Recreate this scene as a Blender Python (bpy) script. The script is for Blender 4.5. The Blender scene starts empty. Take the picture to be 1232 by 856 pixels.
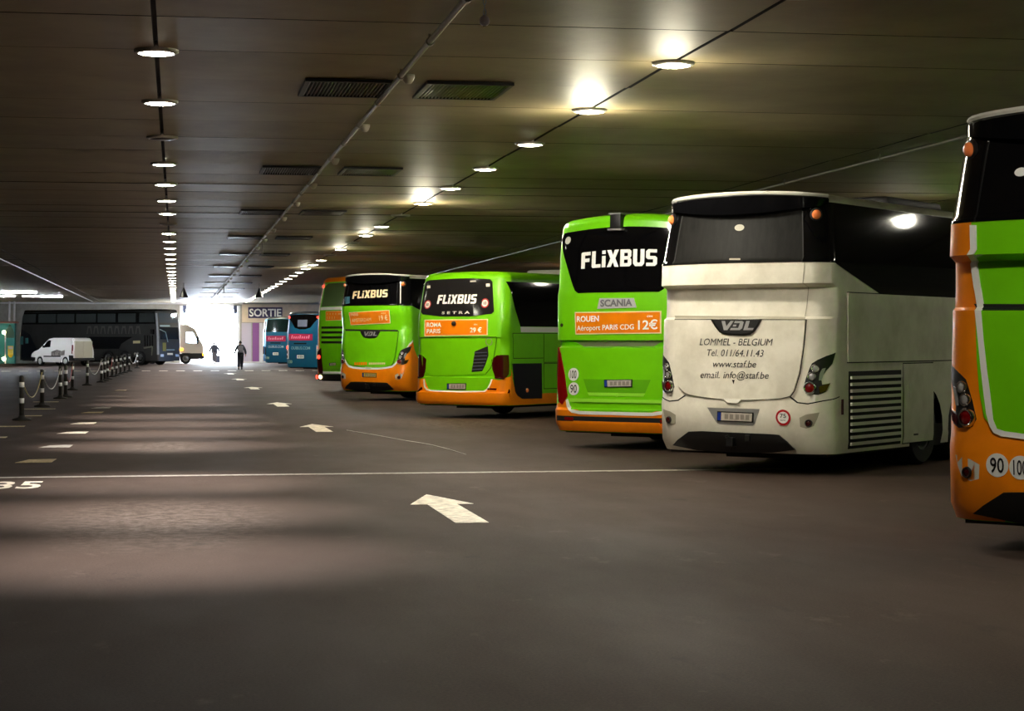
import bpy, bmesh, math, random
from mathutils import Vector, Matrix
random.seed(7)

# ------------------------------------------------------------------ camera
SC = bpy.context.scene
COL = SC.collection
PW, PH, FOC, HOR, EYE = 1232, 856, 2396.0, 410.0, 1.75
TH = math.atan(404.0 / FOC)
CT, ST = math.cos(TH), math.sin(TH)
cam_d = bpy.data.cameras.new('camera')
cam_d.lens = 70.0
cam_d.sensor_width = 36.0
cam_d.shift_y = -(PH / 2 - HOR) / PW
cam_d.clip_end = 800
cam = bpy.data.objects.new('camera', cam_d)
COL.objects.link(cam)
cam.location = (0, 0, EYE)
cam.rotation_euler = (math.pi / 2, 0, -TH)
SC.camera = cam

# ------------------------------------------------------------------ world, daylight, exposure
world = bpy.data.worlds.new('overcast_sky')
SC.world = world
world.use_nodes = True
bg = world.node_tree.nodes['Background']
bg.inputs[0].default_value = (0.80, 0.90, 1.0, 1)
bg.inputs[1].default_value = 120.0
SC.view_settings.view_transform = 'Standard'
SC.view_settings.look = 'None'
SC.view_settings.gamma = 1.0
SC.view_settings.use_curve_mapping = False
SC.view_settings.exposure = 0.0
SC.cycles.use_denoising = True
SC.cycles.max_bounces = 7
SC.cycles.diffuse_bounces = 4
SC.cycles.glossy_bounces = 3
SC.cycles.transmission_bounces = 4
SC.cycles.sample_clamp_indirect = 40.0
SC.cycles.caustics_reflective = False
SC.cycles.caustics_refractive = False
LAMP_W = 1500.0
CEIL = 4.70
WALL_Y = 156.0


# ------------------------------------------------------------------ pixel helpers (photo frame 1232 x 856)
def proj(p):
    d = p[0] * ST + p[1] * CT
    l = p[0] * CT - p[1] * ST
    return 616 + FOC * l / d, HOR - FOC * (p[2] - EYE) / d


def at_depth(u, v, d):
    l = (u - 616) * d / FOC
    return Vector((l * CT + d * ST, d * CT - l * ST, EYE + (HOR - v) * d / FOC))


def on_ground(u, v, z=0.0):
    return at_depth(u, v, (EYE - z) * FOC / (v - HOR))


def on_wall(u, v, y=WALL_Y):
    k = (u - 616) / FOC
    return at_depth(u, v, y / (CT - k * ST))


# ------------------------------------------------------------------ materials
def srgb(r, g, b):
    f = lambda c: (c / 255 / 12.92) if c / 255 <= 0.04045 else ((c / 255 + 0.055) / 1.055) ** 2.4
    return (f(r), f(g), f(b), 1)


MATS = {}


def mat(name, rgb, rough=0.5, metal=0.0, var=0.0, vscale=3.0, bump=0.0, bscale=60.0, coat=0.0, emit=0.0, spec=0.5, dirt=None, stretch=None):
    if name in MATS:
        return MATS[name]
    m = bpy.data.materials.new(name)
    m.use_nodes = True
    nt = m.node_tree
    b = nt.nodes['Principled BSDF']
    c = srgb(*rgb)
    b.inputs['Base Color'].default_value = c
    b.inputs['Roughness'].default_value = rough
    b.inputs['Metallic'].default_value = metal
    b.inputs['Specular IOR Level'].default_value = spec
    b.inputs['Coat Weight'].default_value = coat
    b.inputs['Coat Roughness'].default_value = 0.08
    if emit:
        b.inputs['Emission Color'].default_value = c
        b.inputs['Emission Strength'].default_value = emit
    tc = None
    if var or bump:
        tc = nt.nodes.new('ShaderNodeTexCoord')
        mp = nt.nodes.new('ShaderNodeMapping')
        nt.links.new(tc.outputs['Object'], mp.inputs[0])
        if stretch:
            mp.inputs['Scale'].default_value = stretch
    if var:
        n = nt.nodes.new('ShaderNodeTexNoise')
        n.inputs['Scale'].default_value = vscale
        n.inputs['Detail'].default_value = 6
        n.inputs['Roughness'].default_value = 0.65
        nt.links.new(mp.outputs[0], n.inputs[0])
        r = nt.nodes.new('ShaderNodeValToRGB')
        d = srgb(*(dirt or tuple(x * (1 - var) for x in rgb)))
        r.color_ramp.elements[0].color = d
        r.color_ramp.elements[0].position = 0.32
        r.color_ramp.elements[1].color = c
        r.color_ramp.elements[1].position = 0.62
        nt.links.new(n.outputs[0], r.inputs[0])
        nt.links.new(r.outputs[0], b.inputs['Base Color'])
    if bump:
        n2 = nt.nodes.new('ShaderNodeTexNoise')
        n2.inputs['Scale'].default_value = bscale
        n2.inputs['Detail'].default_value = 4
        nt.links.new(mp.outputs[0], n2.inputs[0])
        bp = nt.nodes.new('ShaderNodeBump')
        bp.inputs['Strength'].default_value = bump
        bp.inputs['Distance'].default_value = 0.02
        nt.links.new(n2.outputs[0], bp.inputs['Height'])
        nt.links.new(bp.outputs[0], b.inputs['Normal'])
    MATS[name] = m
    return m


M_GREEN = mat('coach_green_paint', (116, 208, 8), 0.32, coat=0.35, var=0.05, vscale=2)
M_ORANGE = mat('coach_orange_paint', (250, 138, 6), 0.32, coat=0.3, var=0.06, vscale=2)
M_WHITE = mat('coach_white_paint', (224, 219, 206), 0.30, coat=0.3, var=0.10, vscale=1.6, dirt=(196, 190, 174))
M_STRIPE = mat('white_stripe', (235, 235, 230), 0.35)
M_GLASS = mat('tinted_black_glass', (9, 9, 11), 0.06, spec=0.5, var=0.3, vscale=8)
M_GLASS2 = mat('dark_grey_glass', (30, 30, 32), 0.10, spec=0.5)
M_BLACK = mat('black_plastic', (14, 14, 15), 0.45)
M_DARK = mat('dark_gap', (5, 5, 5), 0.8)
M_UNDER = mat('dark_underbody', (16, 15, 14), 0.8, var=0.3)
M_TYRE = mat('tyre_rubber', (18, 18, 18), 0.75, bump=0.2)
M_RIM = mat('wheel_rim', (120, 120, 120), 0.35, metal=0.7)
M_CHROME = mat('chrome', (215, 215, 215), 0.15, metal=1.0)
M_SILVER = mat('silver_grey_plastic', (150, 150, 148), 0.35, metal=0.3)
M_RED = mat('red_lens', (120, 8, 10), 0.12, coat=0.5)
M_RED_DARK = mat('dark_red_lens', (58, 6, 8), 0.12, coat=0.5)
M_AMBER = mat('amber_lens', (240, 130, 70), 0.25, coat=0.4)
M_CLEAR = mat('clear_lens', (190, 190, 190), 0.1, metal=0.4, coat=0.5)
M_GREYLET = mat('grey_lettering', (62, 62, 62), 0.5)
M_WHITELET = mat('white_lettering', (245, 245, 242), 0.4)
M_CREAMLET = mat('cream_lettering', (238, 214, 170), 0.4)
M_PLATE = mat('number_plate', (196, 188, 176), 0.4, var=0.18, vscale=20)
M_PLATEY = mat('yellow_number_plate', (214, 176, 70), 0.4, var=0.2, vscale=20)
M_PBLUE = mat('plate_blue', (20, 50, 140), 0.4)
M_SMUDGE = mat('plate_smudge', (140, 132, 124), 0.5)
M_SIGNRED = mat('sign_red', (170, 20, 28), 0.4)
M_GREYPAINT = mat('grey_slot', (150, 145, 128), 0.5)
M_STEEL = mat('galvanised_steel', (128, 124, 114), 0.4, metal=0.7)
M_LOUVRE = mat('louvre_white', (205, 202, 192), 0.4)


# ------------------------------------------------------------------ object helpers
def link(name, me, parent=None, m=None, smooth=None):
    o = bpy.data.objects.new(name, me)
    COL.objects.link(o)
    if m is not None and not me.materials:
        me.materials.append(m)
    if smooth is not None:
        for p in me.polygons:
            p.use_smooth = True
        me.set_sharp_from_angle(angle=math.radians(smooth))
    if parent is not None:
        o.parent = parent
    return o


def obj(name, bm, m, parent=None, smooth=None):
    me = bpy.data.meshes.new(name)
    bm.normal_update()
    bm.to_mesh(me)
    bm.free()
    return link(name, me, parent, m, smooth)


def thing(name, label, cat, loc=(0, 0, 0), rotz=0.0, group=None):
    o = bpy.data.objects.new(name, None)
    COL.objects.link(o)
    o.empty_display_size = 0.3
    o.location = loc
    o.rotation_euler = (0, 0, rotz)
    return tag(o, label, cat, group)


def tag(o, label, cat, group=None):
    o['label'] = label
    o['category'] = cat
    if group:
        o['group'] = group
    return o


def struct(o):
    o['kind'] = 'structure'
    return o


def stuff(o):
    o['kind'] = 'stuff'
    return o


def box(bm, x0, x1, y0, y1, z0, z1, bev=0.0):
    r = bmesh.ops.create_cube(bm, size=1.0)
    vs = r['verts']
    for v in vs:
        v.co = Vector(((x0 + x1) / 2 + v.co.x * (x1 - x0), (y0 + y1) / 2 + v.co.y * (y1 - y0), (z0 + z1) / 2 + v.co.z * (z1 - z0)))
    if bev:
        es = list({e for v in vs for e in v.link_edges})
        bmesh.ops.bevel(bm, geom=es, offset=bev, segments=2, affect='EDGES', profile=0.6)
    return vs


def lathe(bm, prof, n=24, mtx=None):
    """prof: list of (radius, height) about local z."""
    rings = []
    for r, h in prof:
        if r < 1e-6:
            rings.append([bm.verts.new((0, 0, h))])
        else:
            rings.append([bm.verts.new((r * math.cos(2 * math.pi * k / n), r * math.sin(2 * math.pi * k / n), h)) for k in range(n)])
    fs = []
    for a, b in zip(rings, rings[1:]):
        for k in range(n):
            k2 = (k + 1) % n
            if len(a) == 1 and len(b) == 1:
                continue
            if len(a) == 1:
                q = (a[0], b[k], b[k2])
            elif len(b) == 1:
                q = (a[k], b[0], a[k2])
                q = (a[k], a[k2], b[0])
            else:
                q = (a[k], a[k2], b[k2], b[k])
            fs.append(bm.faces.new(q))
    if mtx is not None:
        for rg in rings:
            for v in rg:
                v.co = mtx @ v.co
    return rings


def tube(bm, pts, r, n=8):
    pts = [Vector(p) for p in pts]
    rings = []
    for i, p in enumerate(pts):
        t = (pts[min(i + 1, len(pts) - 1)] - pts[max(i - 1, 0)]).normalized()
        a = Vector((0, 0, 1)) if abs(t.z) < 0.9 else Vector((1, 0, 0))
        x = t.cross(a).normalized()
        y = t.cross(x).normalized()
        rr = r[i] if isinstance(r, (list, tuple)) else r
        rings.append([bm.verts.new(p + x * rr * math.cos(2 * math.pi * k / n) + y * rr * math.sin(2 * math.pi * k / n)) for k in range(n)])
    for a, b in zip(rings, rings[1:]):
        for k in range(n):
            bm.faces.new((a[k], b[k], b[(k + 1) % n], a[(k + 1) % n]))
    bm.faces.new(rings[0])
    bm.faces.new(list(reversed(rings[-1])))


def prism(bm, pts, z0, z1, bev=0.0):
    """vertical prism of an (x, y) polygon."""
    a = [bm.verts.new((x, y, z0)) for x, y in pts]
    b = [bm.verts.new((x, y, z1)) for x, y in pts]
    bm.faces.new(list(reversed(a)))
    bm.faces.new(b)
    for k in range(len(pts)):
        k2 = (k + 1) % len(pts)
        bm.faces.new((a[k], a[k2], b[k2], b[k]))
    bmesh.ops.recalc_face_normals(bm, faces=bm.faces[:])


def copy_tree(o, parent=None):
    c = o.copy()
    COL.objects.link(c)
    c.parent = parent
    for ch in list(o.children):
        copy_tree(ch, c)
    return c


ORD = ['nearest', 'second nearest', 'third nearest', 'fourth nearest', 'fifth nearest', 'sixth nearest', 'seventh nearest', 'eighth nearest', 'ninth nearest', 'tenth nearest',
       'eleventh', 'twelfth', 'thirteenth', 'fourteenth', 'fifteenth', 'sixteenth', 'seventeenth', 'eighteenth', 'nineteenth', 'twentieth',
       'twenty-first', 'twenty-second', 'twenty-third', 'twenty-fourth', 'twenty-fifth', 'twenty-sixth', 'twenty-seventh', 'twenty-eighth', 'twenty-ninth', 'thirtieth',
       'thirty-first', 'thirty-second', 'thirty-third', 'thirty-fourth']

# ------------------------------------------------------------------ hall shell
XL, XR, Y0 = -30.0, 27.0, -10.0


def asphalt():
    m = bpy.data.materials.new('worn_asphalt')
    m.use_nodes = True
    nt = m.node_tree
    N = nt.nodes.new
    b = nt.nodes['Principled BSDF']
    tc = N('ShaderNodeTexCoord')

    def noise(scale, detail, sx=1, sy=1, rough=0.6):
        mp = N('ShaderNodeMapping')
        mp.inputs['Scale'].default_value = (sx, sy, 1)
        nt.links.new(tc.outputs['Object'], mp.inputs[0])
        n = N('ShaderNodeTexNoise')
        n.inputs['Scale'].default_value = scale
        n.inputs['Detail'].default_value = detail
        n.inputs['Roughness'].default_value = rough
        nt.links.new(mp.outputs[0], n.inputs[0])
        return n.outputs[0]

    def ramp(v, p0, c0, p1, c1):
        r = N('ShaderNodeValToRGB')
        r.color_ramp.elements[0].position = p0
        r.color_ramp.elements[0].color = c0
        r.color_ramp.elements[1].position = p1
        r.color_ramp.elements[1].color = c1
        nt.links.new(v, r.inputs[0])
        return r.outputs[0]

    def mix(a, b_, fac, mode='MIX'):
        x = N('ShaderNodeMix')
        x.data_type = 'RGBA'
        x.blend_type = mode
        if isinstance(fac, float):
            x.inputs[0].default_value = fac
        else:
            nt.links.new(fac, x.inputs[0])
        nt.links.new(a, x.inputs[6])
        nt.links.new(b_, x.inputs[7])
        return x.outputs[2]
    base = ramp(noise(0.35, 6, 1, 0.35), 0.3, srgb(58, 47, 41), 0.7, srgb(74, 61, 54))
    fine = ramp(noise(55, 6), 0.3, (0.55, 0.55, 0.55, 1), 0.72, (1.25, 1.25, 1.25, 1))
    c = mix(base, fine, 0.75, 'MULTIPLY')
    # scuffed lighter patches and dark oil spots
    scuff = ramp(noise(1.6, 9, 1, 0.5, 0.75), 0.60, (0, 0, 0, 1), 0.80, (0.55, 0.55, 0.55, 1))
    pale = N('ShaderNodeRGB')
    pale.outputs[0].default_value = srgb(116, 105, 96)
    c = mix(c, pale.outputs[0], scuff)
    # crusted pale wear left in the lane
    crust = ramp(noise(7, 8, 1, 0.8, 0.8), 0.44, (0, 0, 0, 1), 0.66, (0.8, 0.8, 0.8, 1))
    for (cx, cy, rx_, ry_) in ((-0.15, 19.6, 1.5, 3.4), (-0.2, 33.2, 0.9, 2.6), (6.0, 42.0, 2.0, 5.0)):
        mp = N('ShaderNodeMapping')
        mp.inputs['Location'].default_value = (-cx / rx_, -cy / ry_, 0)
        mp.inputs['Scale'].default_value = (1 / rx_, 1 / ry_, 0)
        nt.links.new(tc.outputs['Object'], mp.inputs[0])
        ln = N('ShaderNodeVectorMath')
        ln.operation = 'LENGTH'
        nt.links.new(mp.outputs[0], ln.inputs[0])
        msk = ramp(ln.outputs['Value'], 0.25, (1, 1, 1, 1), 1.0, (0, 0, 0, 1))
        c = mix(c, pale.outputs[0], mix(crust, msk, 1.0, 'MULTIPLY'))
    oil = ramp(noise(0.9, 8, 1.3, 0.5, 0.7), 0.62, (0, 0, 0, 1), 0.74, (0.7, 0.7, 0.7, 1))
    dk = N('ShaderNodeRGB')
    dk.outputs[0].default_value = srgb(30, 27, 26)
    c = mix(c, dk.outputs[0], oil)
    nt.links.new(c, b.inputs['Base Color'])
    rr = ramp(noise(0.8, 5, 1, 0.4), 0.3, (0.66, 0.66, 0.66, 1), 0.7, (0.80, 0.80, 0.80, 1))
    nt.links.new(rr, b.inputs['Roughness'])
    b.inputs['Specular IOR Level'].default_value = 0.06
    bp = N('ShaderNodeBump')
    bp.inputs['Strength'].default_value = 0.25
    bp.inputs['Distance'].default_value = 0.01
    nt.links.new(noise(70, 4), bp.inputs['Height'])
    nt.links.new(bp.outputs[0], b.inputs['Normal'])
    return m


M_FLOOR = asphalt()
M_CONC = mat('ceiling_concrete', (146, 133, 100), 0.5, var=0.16, vscale=0.7, bump=0.08, bscale=25)
M_SEAM = mat('ceiling_slab_concrete', (24, 22, 19), 0.8)
M_WALLP = mat('painted_wall_grey', (168, 164, 156), 0.7, var=0.1)
M_CREAM = mat('painted_wall_cream', (226, 208, 184), 0.6, var=0.06)
M_WPAINT = mat('white_paint_wall', (222, 222, 226), 0.5)
M_LILAC = mat('lilac_panel', (196, 190, 206), 0.5)
M_PURPLE = mat('purple_paint', (150, 92, 160), 0.5)
M_PAINT = mat('road_paint_white', (236, 226, 204), 0.55, var=0.35, vscale=9, dirt=(150, 140, 122))
M_PAINTY = mat('road_paint_yellowed', (212, 190, 136), 0.6, var=0.5, vscale=14, dirt=(112, 98, 72))
M_PAINTW = mat('road_paint_worn', (170, 163, 152), 0.6, var=0.4, vscale=12, dirt=(116, 108, 100))

bm = bmesh.new()
box(bm, XL, XR, Y0, WALL_Y, -0.25, 0.0)
floor = struct(obj('floor', bm, M_FLOOR))
floor['label'] = 'worn dark grey asphalt floor of the parking hall'

bm = bmesh.new()
box(bm, XL, XR, Y0, WALL_Y + 0.5, CEIL + 0.07, CEIL + 0.4)
ceiling = struct(obj('ceiling', bm, M_SEAM))
ceiling['label'] = 'low concrete ceiling of long transverse panels'

# ceiling panels: 5.4 m wide, 2.17 m deep, recessed joints
LROW, RROW, BAY, PITCH = -0.2, 5.2, 5.4, 2.17
JOINT0 = 20.55
panels = []
xs = [LROW + BAY * k for k in range(-5, 6)]
j0 = JOINT0 - PITCH * 14
for a, b_ in zip(xs, xs[1:]):
    k = 0
    while j0 + PITCH * k < WALL_Y - 0.2:
        ya = j0 + PITCH * k
        yb = min(ya + PITCH, WALL_Y - 0.02)
        cx, cy = (a + b_) / 2, (ya + yb) / 2
        d = cx * ST + cy * CT
        vis = False
        if d > 10:
            for qx in (a, b_, cx):
                for qy in (ya, yb):
                    u, v = proj((qx, qy, CEIL))
                    if -20 < u < PW + 20 and -20 < v < 400:
                        vis = True
        panels.append((d if vis else 1e6 + d, a, b_, ya, yb))
        k += 1
panels.sort()


def panel_mesh(bm, a, b_, ya, yb, cx=0.0, cy=0.0, cz=0.0):
    g = 0.035
    box(bm, a + 0.02 - cx, b_ - 0.02 - cx, ya + g - cy, yb - g - cy, CEIL - cz, CEIL + 0.065 - cz)


bm = bmesh.new()
panel_mesh(bm, -BAY / 2, BAY / 2, -PITCH / 2, PITCH / 2, 0, 0, CEIL)
bmesh.ops.bevel(bm, geom=bm.edges[:], offset=0.004, segments=1, affect='EDGES')
bm.normal_update()
for f in bm.faces:
    f.material_index = 0 if f.normal.z < -0.9 else 1
pme = bpy.data.meshes.new('ceiling_panel')
bm.to_mesh(pme)
bm.free()
pme.materials.append(M_CONC)
pme.materials.append(M_SEAM)
row_tilt = {}
for d, a, b_, ya, yb in panels[:280]:
    if yb - ya < PITCH - 0.01:
        continue
    o = link('ceiling_panel', pme, ceiling)
    kr = round((ya - j0) / PITCH)
    if kr not in row_tilt:
        row_tilt[kr] = random.uniform(-0.008, 0.008)
    o.rotation_euler = (row_tilt[kr], 0, 0)
    o.location = ((a + b_) / 2, (ya + yb) / 2, CEIL + 0.005 + random.uniform(-0.002, 0.002))
bm = bmesh.new()
for d, a, b_, ya, yb in panels[280:]:
    panel_mesh(bm, a, b_, ya, yb)
bm.normal_update()
for f in bm.faces:
    f.material_index = 0 if f.normal.z < -0.9 else 1
far_panels = stuff(obj('far_ceiling_panels', bm, M_CONC, ceiling))
far_panels.data.materials.append(M_SEAM)


def wall_box(name, x0, x1, y0, y1, z0, z1, m, parent=None):
    bm = bmesh.new()
    box(bm, x0, x1, y0, y1, z0, z1)
    o = obj(name, bm, m, parent)
    if parent is None:
        struct(o)
    return o


wall_box('wall_left', XL - 0.3, XL, Y0, WALL_Y + 0.5, -0.2, CEIL + 0.4, M_WALLP)
wall_box('wall_right', XR, XR + 0.3, Y0, WALL_Y + 0.5, -0.2, CEIL + 0.4, M_WALLP)
wall_box('wall_back', XL, XR, Y0 - 0.3, Y0, -0.2, CEIL + 0.4, M_WALLP)
# far wall with the exit gate
GX0, GX1 = on_wall(217.5, 400).x, on_wall(287.5, 400).x
GZ = on_wall(250, 368).z
bm = bmesh.new()
box(bm, XL, GX0, WALL_Y, WALL_Y + 0.5, 0, CEIL + 0.1)
box(bm, GX1, XR, WALL_Y, WALL_Y + 0.5, 0, CEIL + 0.1)
box(bm, GX0, GX1, WALL_Y, WALL_Y + 0.5, GZ, CEIL + 0.1)
wall_far = struct(obj('wall_far', bm, M_WALLP))
bm = bmesh.new()
c0, c1 = on_wall(291, 388), on_wall(384, 366)
box(bm, c0.x, c1.x + 6, WALL_Y - 0.06, WALL_Y, c0.z, CEIL - 0.12)
obj('cream_fascia', bm, M_CREAM, wall_far)
for nm, ua, ub, m in (('wall_panel', 290.5, 302.5, M_LILAC), ('wall_panel', 303.7, 311.5, M_PURPLE), ('wall_panel', 312, 316, M_WPAINT), ('wall_panel', 317, 345, M_LILAC)):
    bm = bmesh.new()
    box(bm, on_wall(ua, 400).x, on_wall(ub, 400).x, WALL_Y - 0.05, WALL_Y, 0.12, c0.z - 0.05)
    obj(nm, bm, m, wall_far)
bm = bmesh.new()
box(bm, GX1, GX1 + 8, WALL_Y - 0.12, WALL_Y - 0.001, 0, 0.12)
obj('plinth', bm, M_WPAINT, wall_far)
# bright ledge where wall meets ceiling
bm = bmesh.new()
box(bm, XL, GX1 + 0.3, WALL_Y - 0.25, WALL_Y - 0.01, CEIL - 0.14, CEIL - 0.01)
obj('ceiling_ledge', bm, M_WPAINT, wall_far)
# gate frame: jambs, lintel, arched outer fascia
gate = struct(thing('door_1', 'wide vehicle exit gateway in the far wall glaring with daylight', 'gateway', ((GX0 + GX1) / 2, WALL_Y, 0)))
del gate['category']
hw = (GX1 - GX0) / 2
M_JAMB = mat('gate_steel_blue', (70, 76, 104), 0.5)
for sgn in (-1, 1):
    bm = bmesh.new()
    box(bm, sgn * hw - 0.09, sgn * hw + 0.09, -0.10, 0.0, 0, GZ)
    obj('jamb', bm, M_WPAINT, gate)
    bm = bmesh.new()
    box(bm, sgn * (hw - 0.28) - 0.14, sgn * (hw - 0.28) + 0.14, -0.16, 0.10, GZ - 0.62, GZ)
    obj('guide_bracket', bm, M_JAMB, gate)
bm = bmesh.new()
n = 20
top = [(hw * math.cos(math.pi * k / n), GZ - 0.62 + 0.50 * math.sin(math.pi * k / n)) for k in range(n + 1)]
va = [(bm.verts.new((x, 0.55, z)), bm.verts.new((x, 0.7, z)), bm.verts.new((x, 0.55, GZ + 0.2)), bm.verts.new((x, 0.7, GZ + 0.2))) for x, z in top]
for p, q in zip(va, va[1:]):
    bm.faces.new((p[0], q[0], q[2], p[2]))
    bm.faces.new((p[1], p[3], q[3], q[1]))
    bm.faces.new((p[0], p[1], q[1], q[0]))
obj('arched_lintel', bm, M_WPAINT, gate)
# portal light so that the sky is sampled through the gateway
pl = bpy.data.lights.new('daylight_portal', 'AREA')
pl.shape = 'RECTANGLE'
pl.size = GX1 - GX0
pl.size_y = GZ
pl.cycles.is_portal = True
po = bpy.data.objects.new('daylight_portal', pl)
COL.objects.link(po)
po.location = ((GX0 + GX1) / 2, WALL_Y + 0.9, GZ / 2)
po.rotation_euler = (-math.pi / 2, 0, 0)
# forecourt outside
bm = bmesh.new()
box(bm, -40, 40, WALL_Y + 0.001, WALL_Y + 110, -0.25, -0.001)
fc = struct(obj('floor_forecourt', bm, mat('pale_forecourt', (205, 205, 208), 0.7, var=0.1)))
fc['label'] = 'sunlit pale forecourt outside the exit gateway'

# ------------------------------------------------------------------ painted floor marks (parts of the floor)
def mark(name, pts, m, z=0.004):
    bm = bmesh.new()
    prism(bm, pts, 0.0005, z)
    return obj(name, bm, m, floor)


def rect(name, x0, x1, y0, y1, m):
    return mark(name, [(x0, y0), (x1, y0), (x1, y1), (x0, y1)], m)


# transverse bay line
rect('bay_line', -14, 8.2, 26.02, 26.2, M_PAINTW)
# direction arrows along the lane
def arrow(x, y, ln=3.55, hl=1.35, sw=0.16, hwid=0.34):
    pts = [(x - sw, y), (x + sw, y), (x + sw, y + ln - hl), (x + hwid, y + ln - hl), (x, y + ln), (x - hwid, y + ln - hl), (x - sw, y + ln - hl)]
    return mark('arrow', pts, M_PAINT)


for ya in (18.9, 38.2, 53.0, 72.0, 88.5, 104.0):
    arrow(2.8, ya)
# stall marks on the left lane
for k, (u0, u1, v, m) in enumerate(((21, 65.5, 555, M_PAINTY), (48, 86, 537.5, M_PAINTW), (70, 105, 521, M_PAINT), (86, 115, 509.6, M_PAINT), (98, 124, 496.6, M_PAINTY), (110, 133, 491, M_PAINTW), (138, 152, 470, M_PAINTY))):
    p = on_ground((u0 + u1) / 2, v)
    w = (u1 - u0) * (EYE * FOC / (v - HOR)) / FOC / 2
    dl = 0.42
    mark('stall_mark', [(p.x - w, p.y - dl), (p.x + w * 0.9, p.y - dl), (p.x + w, p.y + dl), (p.x - w * 0.45, p.y + dl * 0.8)], m)
for (u0, u1, v) in ((-14, 29, 513.7), (29, 50, 500.7), (28, 66, 492.6), (-9, 7.5, 526.7), (40, 70, 484)):
    p0, p1 = on_ground(u0, v), on_ground(u1, v)
    rect('stall_dash', p0.x, p1.x, p0.y - 0.22, p0.y + 0.22, M_PAINTY)
# zebra kerb line far down the hall
p = on_ground(212, 446.5)
for k in range(-17, 16):
    x = p.x + k * 0.98
    rect('kerb_dash', x, x + 0.49, p.y - 0.45, p.y + 0.45, M_PAINT if k > -5 else M_PAINTY)
# faint curved turning line
cv = [on_ground(u, v) for u, v in ((417, 518), (450, 523.5), (488, 530.5), (505, 533), (521, 536), (541, 541), (560, 547))]
pts = [(q.x, q.y + 0.10) for q in cv] + [(q.x, q.y - 0.10) for q in reversed(cv)]
mark('turning_line', pts, M_PAINTW)


def text_mesh(s, bold=0.0, shear=0.0, space=1.0):
    cu = bpy.data.curves.new('lettering', 'FONT')
    cu.body = s
    cu.offset = bold
    cu.shear = shear
    cu.space_character = space
    cu.resolution_u = 3
    o = bpy.data.objects.new('lettering', cu)
    COL.objects.link(o)
    dg = bpy.context.evaluated_depsgraph_get()
    me = bpy.data.meshes.new_from_object(o.evaluated_get(dg))
    bpy.data.objects.remove(o)
    bpy.data.curves.remove(cu)
    me.materials.clear()
    return me


_h = text_mesh('H')
CAP = max(v.co.y for v in _h.vertices)
bpy.data.meshes.remove(_h)

# bay number painted beside the lane, half out of frame
me = text_mesh('35', 0.02)
w = max(v.co.x for v in me.vertices)
p = on_ground(14, 588.5)
for v in me.vertices:
    v.co = Vector((p.x + (v.co.x / w - 0.5) * 0.62, p.y + v.co.y / CAP * 1.15, 0.004))
link('bay_number', me, floor, M_PAINT)

# ------------------------------------------------------------------ ceiling fittings
M_DIFF = mat('downlight_diffuser', (255, 250, 226), 0.5, emit=70.0)
M_DIFFY = mat('downlight_diffuser_warm', (255, 196, 120), 0.5, emit=70.0)
M_RING = mat('downlight_ring', (190, 188, 180), 0.3, metal=0.6)
M_OFF = mat('downlight_dead_diffuser', (60, 58, 52), 0.4)


def lathe_me(prof, n, m, name):
    bm = bmesh.new()
    lathe(bm, prof, n)
    bmesh.ops.recalc_face_normals(bm, faces=bm.faces[:])
    me = bpy.data.meshes.new(name)
    bm.to_mesh(me)
    bm.free()
    me.materials.append(m)
    for q in me.polygons:
        q.use_smooth = True
    return me


ring_me = lathe_me([(0.18, 0.075), (0.225, 0.075), (0.225, -0.012), (0.20, -0.028), (0.18, -0.028), (0.18, 0.075)], 28, M_RING, 'ring')
diff_me = {k: lathe_me([(0.0, -0.044), (0.10, -0.040), (0.181, -0.026), (0.181, 0.0)], 28, m, 'diffuser') for k, m in (('on', M_DIFF), ('warm', M_DIFFY), ('off', M_OFF))}
spots = {}
for k, e, c, cone in (('l_on', 3000, (1.0, 0.97, 0.95), 62), ('r_on', 450, (1.0, 0.93, 0.78), 173), ('d_on', 560, (1.0, 0.93, 0.78), 173), ('d_warm', 520, (1.0, 0.84, 0.62), 173)):
    s = bpy.data.lights.new('downlight_lamp_' + k, 'SPOT')
    s.energy = e
    s.color = c
    s.spot_size = math.radians(cone)
    s.spot_blend = 1.0 if cone < 100 else 0.25
    s.shadow_soft_size = 0.16
    spots[k] = s
spots['f_on'] = spots['r_on'].copy()
spots['f_on'].energy = 110


glow = {}  # unseen point lamps, added below the flat diffusers to brighten the ceiling
for k, e in ((0, 45), (1, 100), (5, 130), (8, 50), (10, 50), (14, 50)):
    s = bpy.data.lights.new('added_ceiling_glow', 'POINT')
    s.energy = e
    s.color = (1.0, 0.92, 0.70)
    s.shadow_soft_size = 0.2
    glow[k] = s


def downlight(x, y, state, label, group, row, k=0):
    t = thing('ceiling_downlight', label, 'downlight', (x, y, CEIL - 0.008), 0, group)
    link('trim_ring', ring_me, t)
    link('diffuser', diff_me[state], t)
    if state != 'off':
        lo = bpy.data.objects.new('lamp', spots[row + '_' + state])
        COL.objects.link(lo)
        lo.parent = t
        lo.location = (0, 0, -0.09)
        if row == 'd':
            g = bpy.data.objects.new('added_glow', glow[k])
            COL.objects.link(g)
            g.parent = t
            g.location = (0, 0, -0.40)


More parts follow.
